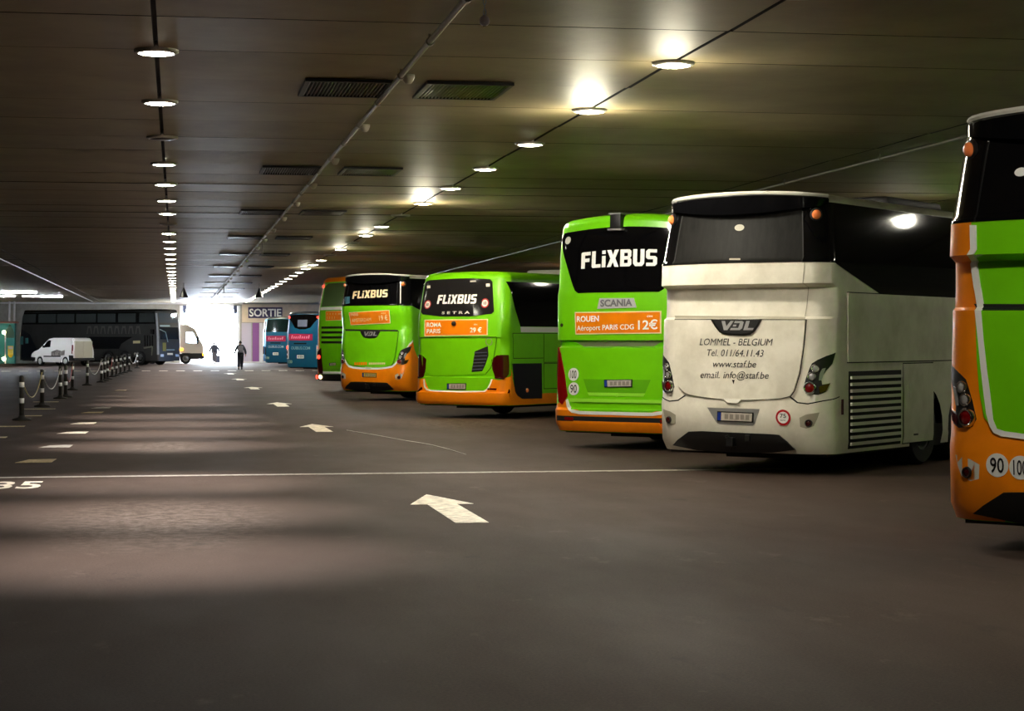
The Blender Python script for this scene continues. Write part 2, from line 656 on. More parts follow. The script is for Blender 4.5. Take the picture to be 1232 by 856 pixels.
LP = 2 * PITCH
ly0 = JOINT0
off_l = {2, 7, -3, -2}
off_r = {6, 9, 11, -1, -3, -4}
warm_r = {5}
FROW = RROW + 2 * BAY
for row, x in (('l', LROW), ('r', RROW), ('f', FROW)):
    k = -4
    idx = 0
    while ly0 + LP * k < WALL_Y - 4:
        y = ly0 + LP * k
        st = 'on'
        if row == 'l' and k in off_l or row == 'r' and k in off_r:
            st = 'off'
        if row == 'r' and k in warm_r:
            st = 'warm'
        if row == 'f':
            if k < -1 or k > 20:
                k += 1
                continue
            downlight(x, y, st, 'round downlight in the hidden ceiling row far right over the coach fronts, %s' % ORD[k + 1], 'downlights over the coach fronts', 'f')
            k += 1
            continue
        if k < 0:
            lab = 'round downlight overhead behind the picture edge, %s row, place %s' % ('left' if row == 'l' else 'right', ORD[-1 - k])
        else:
            lab = '%s round downlight in the %s' % ({'on': 'lit', 'off': 'dead dark', 'warm': 'amber'}[st], 'left ceiling row, ' if row == 'l' else 'right ceiling row over the coaches, ')
            lab += ORD[k]
        downlight(x, y, st, lab, 'downlights in the left row' if row == 'l' else 'downlights in the right row', 'd' if row == 'r' and k in (0, 1, 5, 8, 10, 14) else row, k)
        k += 1

# fluorescent battens over the far left bays
M_TUBE = mat('fluorescent_tube', (235, 245, 255), 0.5, emit=520.0)
for i, (x, y) in enumerate(((-14.6, 133), (-11.6, 133), (-8.6, 133), (-13, 122), (-9.5, 122))):
    t = thing('fluorescent_batten', 'white fluorescent batten over the far left bays, %s of its %s line' % (('leftmost', 'middle', 'rightmost', 'left', 'right')[i], 'farther' if y > 130 else 'nearer'), 'light', (x, y, CEIL - 0.006), 0, 'fluorescent battens')
    bm = bmesh.new()
    box(bm, -1.3, 1.3, -0.08, 0.08, -0.05, 0.0)
    obj('housing', bm, M_RING, t)
    bm = bmesh.new()
    tube(bm, [(-1.25, 0, -0.07), (1.25, 0, -0.07)], 0.03, 10)
    obj('tube', bm, M_TUBE, t)

# louvred ceiling vents in pairs
M_VENT = mat('vent_dark_metal', (20, 18, 16), 0.45, metal=0.2)
bm = bmesh.new()
for (x0, x1, y0, y1) in ((-0.5, 0.5, -0.72, -0.66), (-0.5, 0.5, 0.66, 0.72), (-0.5, -0.45, -0.66, 0.66), (0.45, 0.5, -0.66, 0.66)):
    box(bm, x0, x1, y0, y1, -0.035, 0.0)
vf = bpy.data.meshes.new('vent_frame')
bm.to_mesh(vf)
bm.free()
vf.materials.append(M_VENT)
bm = bmesh.new()
for k in range(22):
    x = -0.44 + 0.88 * k / 21
    box(bm, x - 0.006, x + 0.006, -0.66, 0.66, -0.03, 0.0)
vs_ = bpy.data.meshes.new('vent_slats')
bm.to_mesh(vs_)
bm.free()
vs_.materials.append(mat('vent_slat_metal', (92, 90, 88), 0.28, metal=0.9))
bm = bmesh.new()
box(bm, -0.46, 0.46, -0.67, 0.67, -0.004, 0.0)
vb = bpy.data.meshes.new('vent_backing')
bm.to_mesh(vb)
bm.free()
vb.materials.append(M_DARK)
k = 0
while 23.1 + 11.3 * k < 145:
    for sx, side in ((1.93, 'left'), (3.3, 'right')):
        t = thing('ceiling_vent', 'black louvred ceiling vent %s of the pipe, %s pair' % (side, ORD[k]), 'vent', (sx, 23.1 + 11.3 * k, CEIL - 0.007), 0, 'ceiling vents either side of the pipe')
        link('backing', vb, t)
        link('frame', vf, t)
        stuff(link('slats', vs_, t))
    k += 1

# sprinkler pipe with clamps and detectors
PX = 2.40
M_PIPE = mat('grey_pipe', (150, 144, 128), 0.4, metal=0.5)


def pipe(x, label, r, y0, y1, step):
    t = thing('ceiling_pipe', label, 'pipe', (x, 0, CEIL - 0.08))
    bm = bmesh.new()
    tube(bm, [(0, y0, 0), (0, y1, 0)], r, 10)
    obj('pipe_run', bm, M_PIPE, t, 40)
    y = y0 + 1.0
    bm0 = None
    cm = None
    while y < y1:
        if cm is None:
            bm0 = bmesh.new()
            tube(bm0, [(0, -0.05, 0), (0, 0.05, 0)], r * 1.5, 10)
            box(bm0, -0.012, 0.012, -0.02, 0.02, 0, 0.078)
            cm = bpy.data.meshes.new('clamp')
            bm0.to_mesh(cm)
            bm0.free()
            cm.materials.append(M_PIPE)
        c = link('clamp', cm, t)
        c.location = (0, y, 0)
        y += step
    return t


pipe(PX, 'straight grey pipe clamped along the ceiling between the vents', 0.028, 8, WALL_Y - 0.4, 2.5)
pipe(-6.1, 'grey ceiling pipe far left above the bollards', 0.026, 40, WALL_Y - 0.5, 5.0)
pipe(10.95, 'grey ceiling pipe running above the parked coaches', 0.026, 14, WALL_Y - 0.4, 5.0)
det_me = lathe_me([(0.0, -0.10), (0.03, -0.10), (0.055, -0.07), (0.07, -0.03), (0.07, 0.0), (0, 0)], 16, mat('detector_plastic', (205, 200, 184), 0.4), 'detector')
k = 0
while 21.9 + 5.15 * k < 125:
    d = link('smoke_detector', det_me, None)
    d.location = (PX + 0.13, 21.9 + 5.15 * k, CEIL - 0.008)
    tag(d, 'small pale round detector on the ceiling beside the pipe, %s' % ORD[k], 'detector', 'detectors along the pipe')
    k += 1
# hanging chain with a round sensor at the top edge of the picture
q = at_depth(583, 25, 15.2)
t = thing('hanging_sensor', 'pale round sensor hanging from a short bluish chain at the top edge', 'sensor', (q.x, q.y, q.z))
bm = bmesh.new()
Rm = Matrix.Rotation(-TH, 4, 'Z') @ Matrix.Rotation(math.pi / 2, 4, 'X')
lathe(bm, [(0, -0.02), (0.03, -0.02), (0.04, -0.012), (0.04, 0.012), (0.03, 0.02), (0.014, 0.02), (0.014, 0.03), (0, 0.03)], 20, Rm)
bmesh.ops.recalc_face_normals(bm, faces=bm.faces[:])
obj('sensor_disc', bm, mat('sensor_plastic', (205, 196, 200), 0.4), t, 40)
bm = bmesh.new()
box(bm, -0.012, 0.012, -0.012, 0.012, -0.05, -0.038)
obj('sensor_tip', bm, M_CHROME, t)
M_CHAIN = mat('bluish_chain_steel', (150, 168, 200), 0.3, metal=0.5)
z = 0.038
zt = CEIL - q.z
i = 0
link_me = []
for ang in (0, math.pi / 2):
    bm = bmesh.new()
    lp = [(0.011 * math.cos(a) , 0, 0.026 + (0.022 if math.sin(a) >= 0 else -0.022) * abs(math.sin(a)) ** 0.6) for a in [2 * math.pi * j / 12 for j in range(13)]]
    tube(bm, lp, 0.0035, 6)
    bmesh.ops.rotate(bm, verts=bm.verts[:], cent=(0, 0, 0), matrix=Matrix.Rotation(ang - TH, 3, 'Z'))
    me = bpy.data.meshes.new('chain_link')
    bm.to_mesh(me)
    bm.free()
    me.materials.append(M_CHAIN)
    link_me.append(me)
while z < zt - 0.02:
    o = link('chain_link', link_me[i % 2], t)
    o.location = (0, 0, z)
    z += 0.041
    i += 1
# black conical pendants near the gate
for u, nm in ((221, 'left'), (312, 'right')):
    q = at_depth(u, 358, 102)
    t = thing('pendant_cone', 'black cone pendant hanging from the ceiling, %s of the gateway pair' % nm, 'pendant lamp', (q.x, q.y, q.z), 0, 'cone pendants before the gateway')
    bm = bmesh.new()
    lathe(bm, [(0.0, 0.02), (0.20, 0.0), (0.22, 0.0), (0.03, 0.48), (0.0, 0.5)], 20)
    bmesh.ops.recalc_face_normals(bm, faces=bm.faces[:])
    obj('cone_shade', bm, M_BLACK, t, 40)
    bm = bmesh.new()
    tube(bm, [(0, 0, 0.49), (0, 0, CEIL - q.z - 0.005)], 0.012, 6)
    obj('suspension_rod', bm, M_BLACK, t)
for u, v0, v1 in ((315.5, 291, 305), (269.5, 343, 352)):
    d = (CEIL - EYE) * FOC / (HOR - v0)
    q = at_depth(u, v1, d)
    bm = bmesh.new()
    tube(bm, [(0, 0, 0), (0, 0, CEIL - q.z - 0.005)], 0.018, 8)
    lathe(bm, [(0, -0.02), (0.03, -0.02), (0.03, 0.02), (0, 0.02)], 10)
    o = obj('hanging_rod', bm, M_PIPE, None)
    o.location = q
    tag(o, 'short thin rod hanging from the ceiling %s' % ('beside the vents midway down the hall' if u > 300 else 'close to the gateway'), 'rod')
# exit sign
s0, s1 = on_wall(298.5, 383), on_wall(339.5, 370)
t = thing('exit_sign', 'dark violet sign with white SORTIE lettering on the far wall', 'sign', ((s0.x + s1.x) / 2, WALL_Y - 0.12, s0.z))
bm = bmesh.new()
w2, hh = (s1.x - s0.x) / 2, s1.z - s0.z
box(bm, -w2, w2, -0.04, 0.06, 0, hh, 0.01)
obj('sign_board', bm, mat('sign_violet', (58, 50, 92), 0.4), t)
me = text_mesh('SORTIE', 0.025)
xm, xM = min(v.co.x for v in me.vertices), max(v.co.x for v in me.vertices)
for v in me.vertices:
    v.co = Vector((((v.co.x - xm) / (xM - xm) - 0.5) * w2 * 1.88, -0.045, hh * 0.17 + v.co.y / CAP * hh * 0.66))
link('lettering', me, t, M_WHITELET)


# ------------------------------------------------------------------ coach body: a surface addressed by (s, z)
class Body:
    """s = length along the plan outline from the rear centre (+ to the right side), z = height."""

    def __init__(self, root, o, phi, L, W, prof, bow=0.08, rr=0.32, rf=0.35, crown=0.06, fade=0.7, zc=2.6, front=None, zoff=0.0):
        self.zoff = zoff
        root.location.z = zoff
        self.root, self.o, self.phi, self.L, self.W = root, o, phi, L, W
        self.prof, self.bow, self.rr, self.rf, self.crown, self.fade, self.zc = prof, bow, rr, rf, crown, fade, zc
        self.front = front or [(0, 0), (9, 0)]
        hw = W / 2
        self.a = hw - rr
        self.b = self.a + rr * math.pi / 2
        self.c = self.b + (L - rr - rf)
        self.d = self.c + rf * math.pi / 2
        self.e = self.d + (hw - rf)
        self.sy = lambda y: self.b + (y - rr)      # s on the right flank at distance y from the rear

    def plan(self, s):
        sg = 1 if s >= 0 else -1
        s = abs(s)
        hw = self.W / 2
        if s < self.a:
            x, y, nx, ny = s, 0, 0, -1
        elif s < self.b:
            t = (s - self.a) / self.rr
            x, y, nx, ny = self.a + self.rr * math.sin(t), self.rr * (1 - math.cos(t)), math.sin(t), -math.cos(t)
        elif s < self.c:
            x, y, nx, ny = hw, self.rr + s - self.b, 1, 0
        elif s < self.d:
            t = (s - self.c) / self.rf
            x, y, nx, ny = hw - self.rf * (1 - math.cos(t)), self.L - self.rf + self.rf * math.sin(t), math.cos(t), math.sin(t)
        else:
            x, y, nx, ny = max(hw - self.rf - (s - self.d), 0), self.L, 0, 1
        return sg * x, y, sg * nx, ny

    def lerp(self, tab, z, k):
        if z <= tab[0][0]:
            return tab[0][k]
        for p, q in zip(tab, tab[1:]):
            if z <= q[0]:
                t = (z - p[0]) / (q[0] - p[0])
                return p[k] + (q[k] - p[k]) * t
        return tab[-1][k]

    def P(self, s, z, off=0.0):
        x, y, nx, ny = self.plan(s)
        hw = self.W / 2
        dy, ins = self.lerp(self.prof, z, 1), self.lerp(self.prof, z, 2)
        x += nx * off
        y0 = y
        y += ny * off
        f = max(0.0, 1 - y0 / self.fade)
        f = f * f * (3 - 2 * f)
        fr = max(0.0, 1 - (self.L - y0) / 1.5)
        fr = fr * fr * (3 - 2 * fr)
        xr = min(abs(x) / hw, 1)
        y += dy * f + self.bow * xr * xr * f - self.lerp(self.front, z, 1) * fr
        x *= 1 - ins / hw
        wz = min(1.0, max(0.0, (z - self.zc) / 0.8))
        return Vector((x, y, z + self.crown * wz * (1 - xr * xr)))

    def world(self, p):
        c, s = math.cos(self.phi), math.sin(self.phi)
        return Vector((self.o[0] + p.x * c + p.y * s, self.o[1] - p.x * s + p.y * c, p.z + self.zoff))

    def tr1(self, u, v):
        """photo pixel -> (s, z) on the surface that faces the camera."""
        best = None
        N = 160
        for k in range(-N, N + 1):
            s = self.e * k / N
            for zz in (0.9, 2.4):
                x, y, nx, ny = self.plan(s)
                w = self.world(self.P(s, zz))
                n = Vector((nx * math.cos(self.phi) + ny * math.sin(self.phi), -nx * math.sin(self.phi) + ny * math.cos(self.phi)))
                if n.x * w.x + n.y * w.y > -0.02 * w.length:
                    continue
                pu, pv = proj(w)
                e = abs(pu - u) + 0.02 * abs(pv - v)
                if best is None or e < best[0]:
                    d = w.x * ST + w.y * CT
                    best = (e, s, EYE + (HOR - v) * d / FOC)
        _, s, z = best
        for _ in range(12):
            f0 = proj(self.world(self.P(s, z)))
            e = 1e-3
            fs = proj(self.world(self.P(s + e, z)))
            fz = proj(self.world(self.P(s, z + e)))
            a, b = (fs[0] - f0[0]) / e, (fz[0] - f0[0]) / e
            c, d = (fs[1] - f0[1]) / e, (fz[1] - f0[1]) / e
            det = a * d - b * c
            if abs(det) < 1e-6:
                break
            r0, r1 = u - f0[0], v - f0[1]
            ds, dz = (d * r0 - b * r1) / det, (a * r1 - c * r0) / det
            s += max(-0.15, min(0.15, ds))
            z += max(-0.2, min(0.2, dz))
            if abs(ds) + abs(dz) < 1e-5:
                break
        return s, z

    def tr(self, pts):
        return [self.tr1(*p) for p in pts]

    # -- geometry on the surface
    def cuts(self):
        c = []
        for k in range(9):
            t = self.a + (self.b - self.a) * k / 8
            c += [t, -t]
            t = self.c + (self.d - self.c) * k / 8
            c += [t, -t]
        for k in range(1, 5):
            c += [self.a * k / 5, -self.a * k / 5]
        c += [0, self.b + 0.2, -self.b - 0.2, self.b + 0.5, -self.b - 0.5, self.c - 0.5, 0.5 - self.c, self.c - 1.0, 1.0 - self.c]
        return c

    def patch(self, name, pts, m, parent=None, off=0.002, th=0.006, shade=35, edge=0.0):
        bm = bmesh.new()
        f = bm.faces.new([bm.verts.new((s, z, 0)) for s, z in pts])
        f.normal_update()
        if f.normal.z < 0:
            f.normal_flip()
        ss = [p[0] for p in pts]
        zz = [p[1] for p in pts]
        for c in self.cuts():
            if min(ss) + 1e-4 < c < max(ss) - 1e-4:
                bmesh.ops.bisect_plane(bm, geom=bm.verts[:] + bm.edges[:] + bm.faces[:], plane_co=(c, 0, 0), plane_no=(1, 0, 0), dist=1e-5)
        for p in self.prof + self.front:
            c = p[0]
            if min(zz) + 1e-4 < c < max(zz) - 1e-4:
                bmesh.ops.bisect_plane(bm, geom=bm.verts[:] + bm.edges[:] + bm.faces[:], plane_co=(0, c, 0), plane_no=(0, 1, 0), dist=1e-5)
        ng = [f for f in bm.faces if len(f.verts) > 4]
        if ng:
            bmesh.ops.triangulate(bm, faces=ng)
        if th:
            r = bmesh.ops.extrude_face_region(bm, geom=bm.faces[:])
            for e in r['geom']:
                if isinstance(e, bmesh.types.BMVert):
                    e.co.z = 1.0
        for v in bm.verts:
            v.co = self.P(v.co.x, v.co.y, off + th * v.co.z)
        return obj(name, bm, m, parent or self.root, shade)

    def panel(self, name, s0, s1, z0, z1, m, sg=1, off=0.003, th=0.010, g=0.014):
        r = [(s0, z0), (s1, z0), (s1, z1), (s0, z1)]
        q = [(s0 - g, z0 - g), (s1 + g, z0 - g), (s1 + g, z1 + g), (s0 - g, z1 + g)]
        if sg < 0:
            r, q = mir(r), mir(q)
        o = self.patch(name, r, m, off=off, th=th)
        self.patch('panel_joint', q, M_DARK, off=0.001, th=0.002, parent=o)
        return o

    def flat(self, name, polys, m, parent=None, off=0.012):
        """thin film polygons (lettering) lying on the surface."""
        bm = bmesh.new()
        for pts in polys:
            f = bm.faces.new([bm.verts.new((s, z, 0)) for s, z in pts])
            f.normal_update()
            if f.normal.z < 0:
                f.normal_flip()
        bmesh.ops.triangulate(bm, faces=bm.faces[:])
        for v in bm.verts:
            v.co = self.P(v.co.x, v.co.y, off)
        return obj(name, bm, m, parent or self.root)

    def letters(self, name, s, p0, p1, cap, m, parent=None, off=0.012, bold=0.0, shear=0.0, space=1.0):
        """lettering between two (s, z) baseline ends, cap height in metres."""
        me = text_mesh(s, bold, shear, space)
        xm, xM = min(v.co.x for v in me.vertices), max(v.co.x for v in me.vertices)
        for v in me.vertices:
            t = (v.co.x - xm) / (xM - xm)
            v.co = self.P(p0[0] + (p1[0] - p0[0]) * t, p0[1] + (p1[1] - p0[1]) * t + v.co.y / CAP * cap, off)
        return link(name, me, parent or self.root, m)

    def letters_px(self, name, s, a, b, cap_px, m, **k):
        p0, p1 = self.tr1(*a), self.tr1(*b)
        z2 = self.tr1(a[0], a[1] - cap_px)[1]
        return self.letters(name, s, p0, p1, z2 - p0[1], m, **k)

    def strokes(self, name, glyphs, p0, p1, cap, m, parent=None, off=0.012, shear=0.0):
        W = glyphs[0]
        polys = []
        for g in glyphs[1]:
            polys.append([(p0[0] + (p1[0] - p0[0]) * ((x + shear * y) / W), p0[1] + (p1[1] - p0[1]) * (x / W) + y * cap) for x, y in g])
        return self.flat(name, polys, m, parent, off)

    def strokes_px(self, name, glyphs, a, b, cap_px, m, **k):
        p0, p1 = self.tr1(*a), self.tr1(*b)
        z2 = self.tr1(a[0], a[1] - cap_px)[1]
        return self.strokes(name, glyphs, p0, p1, z2 - p0[1], m, **k)

    def frame_at(self, s, z, off=0.0):
        p = self.P(s, z, off)
        n = (self.P(s, z, off + 0.05) - p).normalized()
        t = (self.P(s + 0.01, z, off) - self.P(s - 0.01, z, off)).normalized()
        b = n.cross(t).normalized()
        m = Matrix((t, b, n)).transposed().to_4x4()
        m.translation = p
        return m

    def round(self, name, s, z, r, prof, m, parent=None, off=0.0, n=20):
        """lathed lamp, badge or ring; prof in units of r (radius, height)."""
        bm = bmesh.new()
        lathe(bm, [(a * r, b * r) for a, b in prof], n, self.frame_at(s, z, off))
        bmesh.ops.recalc_face_normals(bm, faces=bm.faces[:])
        return obj(name, bm, m, parent or self.root, 40)

    def lamp(self, s, z, r, lens, name='lamp', parent=None, ring=None, off=0.0):
        o = self.round(name, s, z, r * 0.78, [(1.0, 0.0), (1.0, 0.25), (0.8, 0.42), (0.0, 0.5)], lens, parent, off)
        self.round('bezel', s, z, r, [(0.76, 0.0), (0.76, 0.42), (0.92, 0.5), (1.05, 0.3), (1.1, 0.0)], ring or M_CHROME, o, off)
        return o

    def shell(self, z0, z1, m, arches=(), name='body'):
        """whole side shell with semicircular wheel arches cut from its lower edge; arches = (y, radius)."""
        pts = [(-self.e, z0)]

        def arch(sc, r):
            k = 12
            h = 0.5 - z0
            a0 = -math.asin(min(1, h / r)) if r > h else 0
            out = []
            for i in range(k + 1):
                a = math.pi - a0 + (2 * a0 - math.pi) * i / k
                out.append((sc + r * math.cos(a), max(z0, 0.5 + r * math.sin(a))))
            return out
        for y, r in sorted(arches, reverse=True):
            pts += arch(-self.sy(y), r)
        for y, r in sorted(arches):
            pts += arch(self.sy(y), r)
        pts += [(self.e, z0), (self.e, z1), (-self.e, z1)]
        return self.patch(name, pts, m, off=0.0, th=0.0, shade=40)

    def roof(self, z1, h, m, name='roof', k=4):
        ss = sorted(set(self.cuts() + [self.e * j / 20 for j in range(-20, 21)]))
        ss = [s for s in ss if -self.e < s <= self.e]
        bm = bmesh.new()
        rings = []
        for i in range(k + 1):
            a = math.pi / 2 * i / k
            rings.append([bm.verts.new(self.P(s, z1, -h * 1.6 * (1 - math.cos(a))) + Vector((0, 0, h * math.sin(a)))) for s in ss])
        n = len(ss)
        for a, b in zip(rings, rings[1:]):
            for j in range(n):
                bm.faces.new((a[j], a[(j + 1) % n], b[(j + 1) % n], b[j]))
        cap = bm.faces.new(rings[-1])
        cap.material_index = 1
        bmesh.ops.recalc_face_normals(bm, faces=bm.faces[:])
        o = obj(name, bm, m, self.root, 40)
        o.data.materials.append(M_WHITE)  # unseen roof top made white to bounce neutral light onto the ceiling
        return o

    def under(self, z0=0.30):
        bm = bmesh.new()
        hw = self.W / 2
        box(bm, -hw + 0.12, hw - 0.12, 0.35, self.L - 0.5, z0 - 0.06, z0 + 0.25)
        box(bm, -0.5, 0.5, 0.7, self.L - 2, z0 - 0.12, z0)
        return obj('underbody', bm, M_UNDER, self.root)

    def wheel(self, y, side, r=0.5, w=0.30):
        x = side * (self.W / 2 - 0.05)
        mt = Matrix.Translation((x, y, r - self.zoff)) @ Matrix.Rotation(side * math.pi / 2, 4, 'Y')
        bm = bmesh.new()
        lathe(bm, [(r * 0.58, -w), (r * 0.93, -w), (r, -w * 0.85), (r, -w * 0.15), (r * 0.93, 0), (r * 0.60, 0.0), (r * 0.58, -0.02)], 28, mt)
        bmesh.ops.recalc_face_normals(bm, faces=bm.faces[:])
        o = obj('wheel', bm, M_TYRE, self.root, 40)
        bm = bmesh.new()
        lathe(bm, [(r * 0.6, -0.015), (r * 0.54, -0.02), (r * 0.48, -0.09), (r * 0.25, -0.10), (r * 0.22, -0.02), (0, -0.01)], 24, mt)
        bmesh.ops.recalc_face_normals(bm, faces=bm.faces[:])
        obj('rim', bm, M_RIM, o, 40)
        return o


def mir(pts):
    return [(-s, z) for s, z in reversed(pts)]


def ell(c, r, n=18, ry=None):
    ry = ry or r
    return [(c[0] + r * math.cos(2 * math.pi * k / n), c[1] + ry * math.sin(2 * math.pi * k / n)) for k in range(n)]


def flix_glyphs():
    G = [
        (0.62, [[(0, 0), (0, 0.94), (0.06, 1), (0.62, 1), (0.62, 0.79), (0.25, 0.79), (0.25, 0.60), (0.55, 0.60), (0.55, 0.39), (0.25, 0.39), (0.25, 0)]]),
        (0.58, [[(0, 1), (0.25, 1), (0.25, 0.21), (0.58, 0.21), (0.58, 0), (0.07, 0), (0, 0.07)]]),
        (0.24, [[(0, 0), (0.24, 0), (0.24, 0.68), (0, 0.68)], [(0, 0.79), (0.24, 0.79), (0.24, 1), (0, 1)]]),
        (0.76, [[(0, 1), (0.27, 1), (0.38, 0.70), (0.49, 1), (0.76, 1), (0.54, 0.5), (0.76, 0), (0.49, 0), (0.38, 0.30), (0.27, 0), (0, 0), (0.22, 0.5)]]),
        (0.72, [[(0, 0), (0.25, 0), (0.25, 1), (0, 1)], [(0.25, 0.8), (0.48, 0.8), (0.48, 1), (0.25, 1)], [(0.25, 0.4), (0.48, 0.4), (0.48, 0.6), (0.25, 0.6)],
                [(0.25, 0), (0.48, 0), (0.48, 0.2), (0.25, 0.2)], [(0.48, 1), (0.58, 1), (0.70, 0.90), (0.70, 0.60), (0.62, 0.5), (0.48, 0.5)],
                [(0.48, 0.5), (0.62, 0.5), (0.72, 0.40), (0.72, 0.11), (0.60, 0), (0.48, 0)]]),
        (0.70, [[(0, 1), (0.25, 1), (0.25, 0.27), (0.30, 0.21), (0.40, 0.21), (0.45, 0.27), (0.45, 1), (0.70, 1), (0.70, 0.16), (0.56, 0), (0.14, 0), (0, 0.16)]]),
        (0.68, [[(0.66, 1), (0.14, 1), (0, 0.88), (0, 0.50), (0.12, 0.40), (0.42, 0.40), (0.44, 0.38), (0.44, 0.22), (0.42, 0.2), (0.02, 0.2), (0.02, 0), (0.55, 0),
                 (0.68, 0.12), (0.68, 0.50), (0.56, 0.60), (0.26, 0.60), (0.24, 0.62), (0.24, 0.78), (0.26, 0.8), (0.66, 0.8)]]),
    ]
    x = 0
    polys = []
    for w, ps in G:
        polys += [[(x + px, py) for px, py in p] for p in ps]
        x += w + 0.09
    return x - 0.09, polys


FLIX = flix_glyphs()
VDLG = (2.2, [[(0, 1), (0.24, 1), (0.34, 0.42), (0.62, 1), (0.84, 1), (0.42, 0), (0.17, 0)],
              [(0.92, 1), (1.40, 1), (1.52, 0.88), (1.42, 0.2), (1.26, 0), (0.60, 0), (0.66, 0.24), (1.15, 0.24), (1.26, 0.76), (0.86, 0.76)],
              [(0.82, 0.60), (1.04, 0.60), (1.00, 0.40), (0.78, 0.40)],
              [(1.68, 1), (1.92, 1), (1.80, 0.24), (2.2, 0.24), (2.14, 0), (1.50, 0)]])
# ------------------------------------------------------------------ coaches
VPROF = [(0.28, 0.14, 0.02), (0.42, 0.03, 0.0), (0.90, 0.0, 0.0), (1.00, 0.035, 0.0), (1.50, 0.05, 0.0), (2.03, 0.085, 0.0), (2.06, 0.16, 0.0), (2.20, 0.18, 0.0), (2.44, 0.18, 0.0),
         (2.49, 0.0, 0.0), (2.78, 0.005, 0.01), (2.82, 0.045, 0.015), (3.3, 0.13, 0.08), (3.55, 0.18, 0.12)]


VPROF_SOFT = [(z, {2.06: 0.11, 2.20: 0.10, 2.44: 0.07, 2.49: 0.05, 2.78: 0.03}.get(z, dy), i) for z, dy, i in VPROF]


def coach(name, label, o, phi, L, prof, **k):
    t = thing(name, label, 'coach', (o[0], o[1], 0), -phi, 'coaches parked in the angled bays')
    return Body(t, o, phi, L, 2.55, prof, **k)


WB = coach('coach', 'white coach with black upper glass and grey contact lettering on its tail', (7.2167, 25.25), 0.7653, 12.9, VPROF)
V = {}
zw = WB.tr1(884, 316.5)[1]
zroof = 3.55


M_DUSTY = mat('dusty_rear_glass', (26, 25, 24), 0.5, spec=0.06, var=0.35, vscale=3, stretch=(6, 6, 0.5))


def vdl_base(B, mbody, mroof, mglass=None):
    B.shell(0.28, zroof, mbody, ((3.35, 0.60), (4.75, 0.60), (10.2, 0.60)))
    B.roof(zroof, 0.10, mroof)
    B.under(0.30)
    for y in (3.35, 4.75, 10.2):
        for sd in (-1, 1):
            B.wheel(y, sd)
    # wrap-round glass band: tail and both flanks
    e1 = B.sy(11.6)
    s1 = B.sy(0.9)
    s2 = B.sy(1.9)
    low = zw - 0.42
    for sg in (1, -1):
        p = [(sg * B.a, zw), (sg * (B.b - 0.02), zw), (sg * B.sy(0.55), zw - 0.06), (sg * s2, low), (sg * e1, low), (sg * e1, zroof - 0.005), (sg * B.a, zroof - 0.005)]
        B.patch('side_window', p if sg > 0 else list(reversed(p)), M_GLASS, off=0.001, th=0.007)
    B.patch('rear_window', [(-B.a, zw), (B.a, zw), (B.a, zroof - 0.005), (-B.a, zroof - 0.005)], mglass or M_GLASS, off=0.001, th=0.007)
    for sg in (-1, 1):
        B.patch('window_seam', [(sg * (B.a + 0.012), zw), (sg * (B.a - 0.002), zw), (sg * (B.a - 0.002), zroof - 0.15), (sg * (B.a + 0.012), zroof - 0.15)], M_BLACK, off=0.006, th=0.006)


def visor(B):
    """overhanging black roof spoiler with a thin pale trim."""
    n = 24
    bm = bmesh.new()
    rows = []
    for k in range(n + 1):
        s = -B.b * 0.93 + 2 * B.b * 0.93 * k / n
        q = s / (B.b * 0.93)
        low = zroof - 0.04 - 0.18 * (1 - abs(q) ** 2.2)
        pr = 0.13 * (1 - q ** 4)
        a = B.P(s, low, 0.0)
        b = B.P(s, low + 0.02, 0.01 + pr * 0.8)
        c = B.P(s, zroof + 0.03, 0.02 + pr)
        d = B.P(s, zroof + 0.075, pr - 0.02)
        e = B.P(s, zroof + 0.09, -0.22)
        rows.append([bm.verts.new(v) for v in (a, b, c, d, e)])
    for p, q in zip(rows, rows[1:]):
        for i in range(4):
            bm.faces.new((p[i], q[i], q[i + 1], p[i + 1]))
    bm.faces.new(rows[0])
    bm.faces.new(list(reversed(rows[-1])))
    bmesh.ops.recalc_face_normals(bm, faces=bm.faces[:])
    v = obj('roof_spoiler', bm, M_GLASS, B.root, 30)
    bm = bmesh.new()
    pts = []
    for k in range(n + 1):
        s = -B.b * 0.93 + 2 * B.b * 0.93 * k / n
        q = s / (B.b * 0.93)
        pts.append(B.P(s, zroof + 0.075, 0.13 * (1 - q ** 4) - 0.01))
    tube(bm, pts, 0.026, 6)
    obj('trim_strip', bm, M_LOUVRE, v, 40)
    return v


# shapes traced once on the white coach (all three of this model share them)
V['slot'] = WB.tr([(812, 380), (969.5, 381.5), (969.5, 385), (812, 384)])
V['door'] = WB.tr([(812, 385), (969.7, 385.5), (968.5, 402), (966, 425), (962, 450), (956, 470), (951, 477), (940, 479.5), (905, 481.5), (884, 481.5), (850, 478.5), (830, 475), (822, 471), (817, 464), (814, 445), (812.5, 420)])
V['badge'] = WB.tr([(857, 384), (919, 384), (914, 393), (909, 399.5), (904, 403), (897, 404), (880, 403.5), (873, 402.5), (867, 399.5), (862, 393)])
V['badge_in'] = WB.tr([(860, 385), (916, 385), (911, 394), (906, 400), (896, 402), (880, 401.5), (870, 399.5), (865, 394)])
V['vdl'] = (WB.tr1(870, 397.5), WB.tr1(909, 397.5), WB.tr1(870, 386.5)[1] - WB.tr1(870, 397.5)[1])
V['house'] = WB.tr([(1005, 424.5), (994, 428.5), (984, 433), (977, 437.5), (974, 444), (970, 455), (966.5, 468), (970, 474), (984, 475.5), (993, 472), (998.5, 461.5), (989, 463), (988, 455), (994, 446), (1001, 438)])
V['lamps'] = [(WB.tr1(980.8, 443.5), 0.052), (WB.tr1(976.8, 453.2), 0.055), (WB.tr1(974.6, 467), 0.078)]
V['hlamp'] = WB.tr([(985, 466), (998, 461), (994, 470), (986, 473.5)])
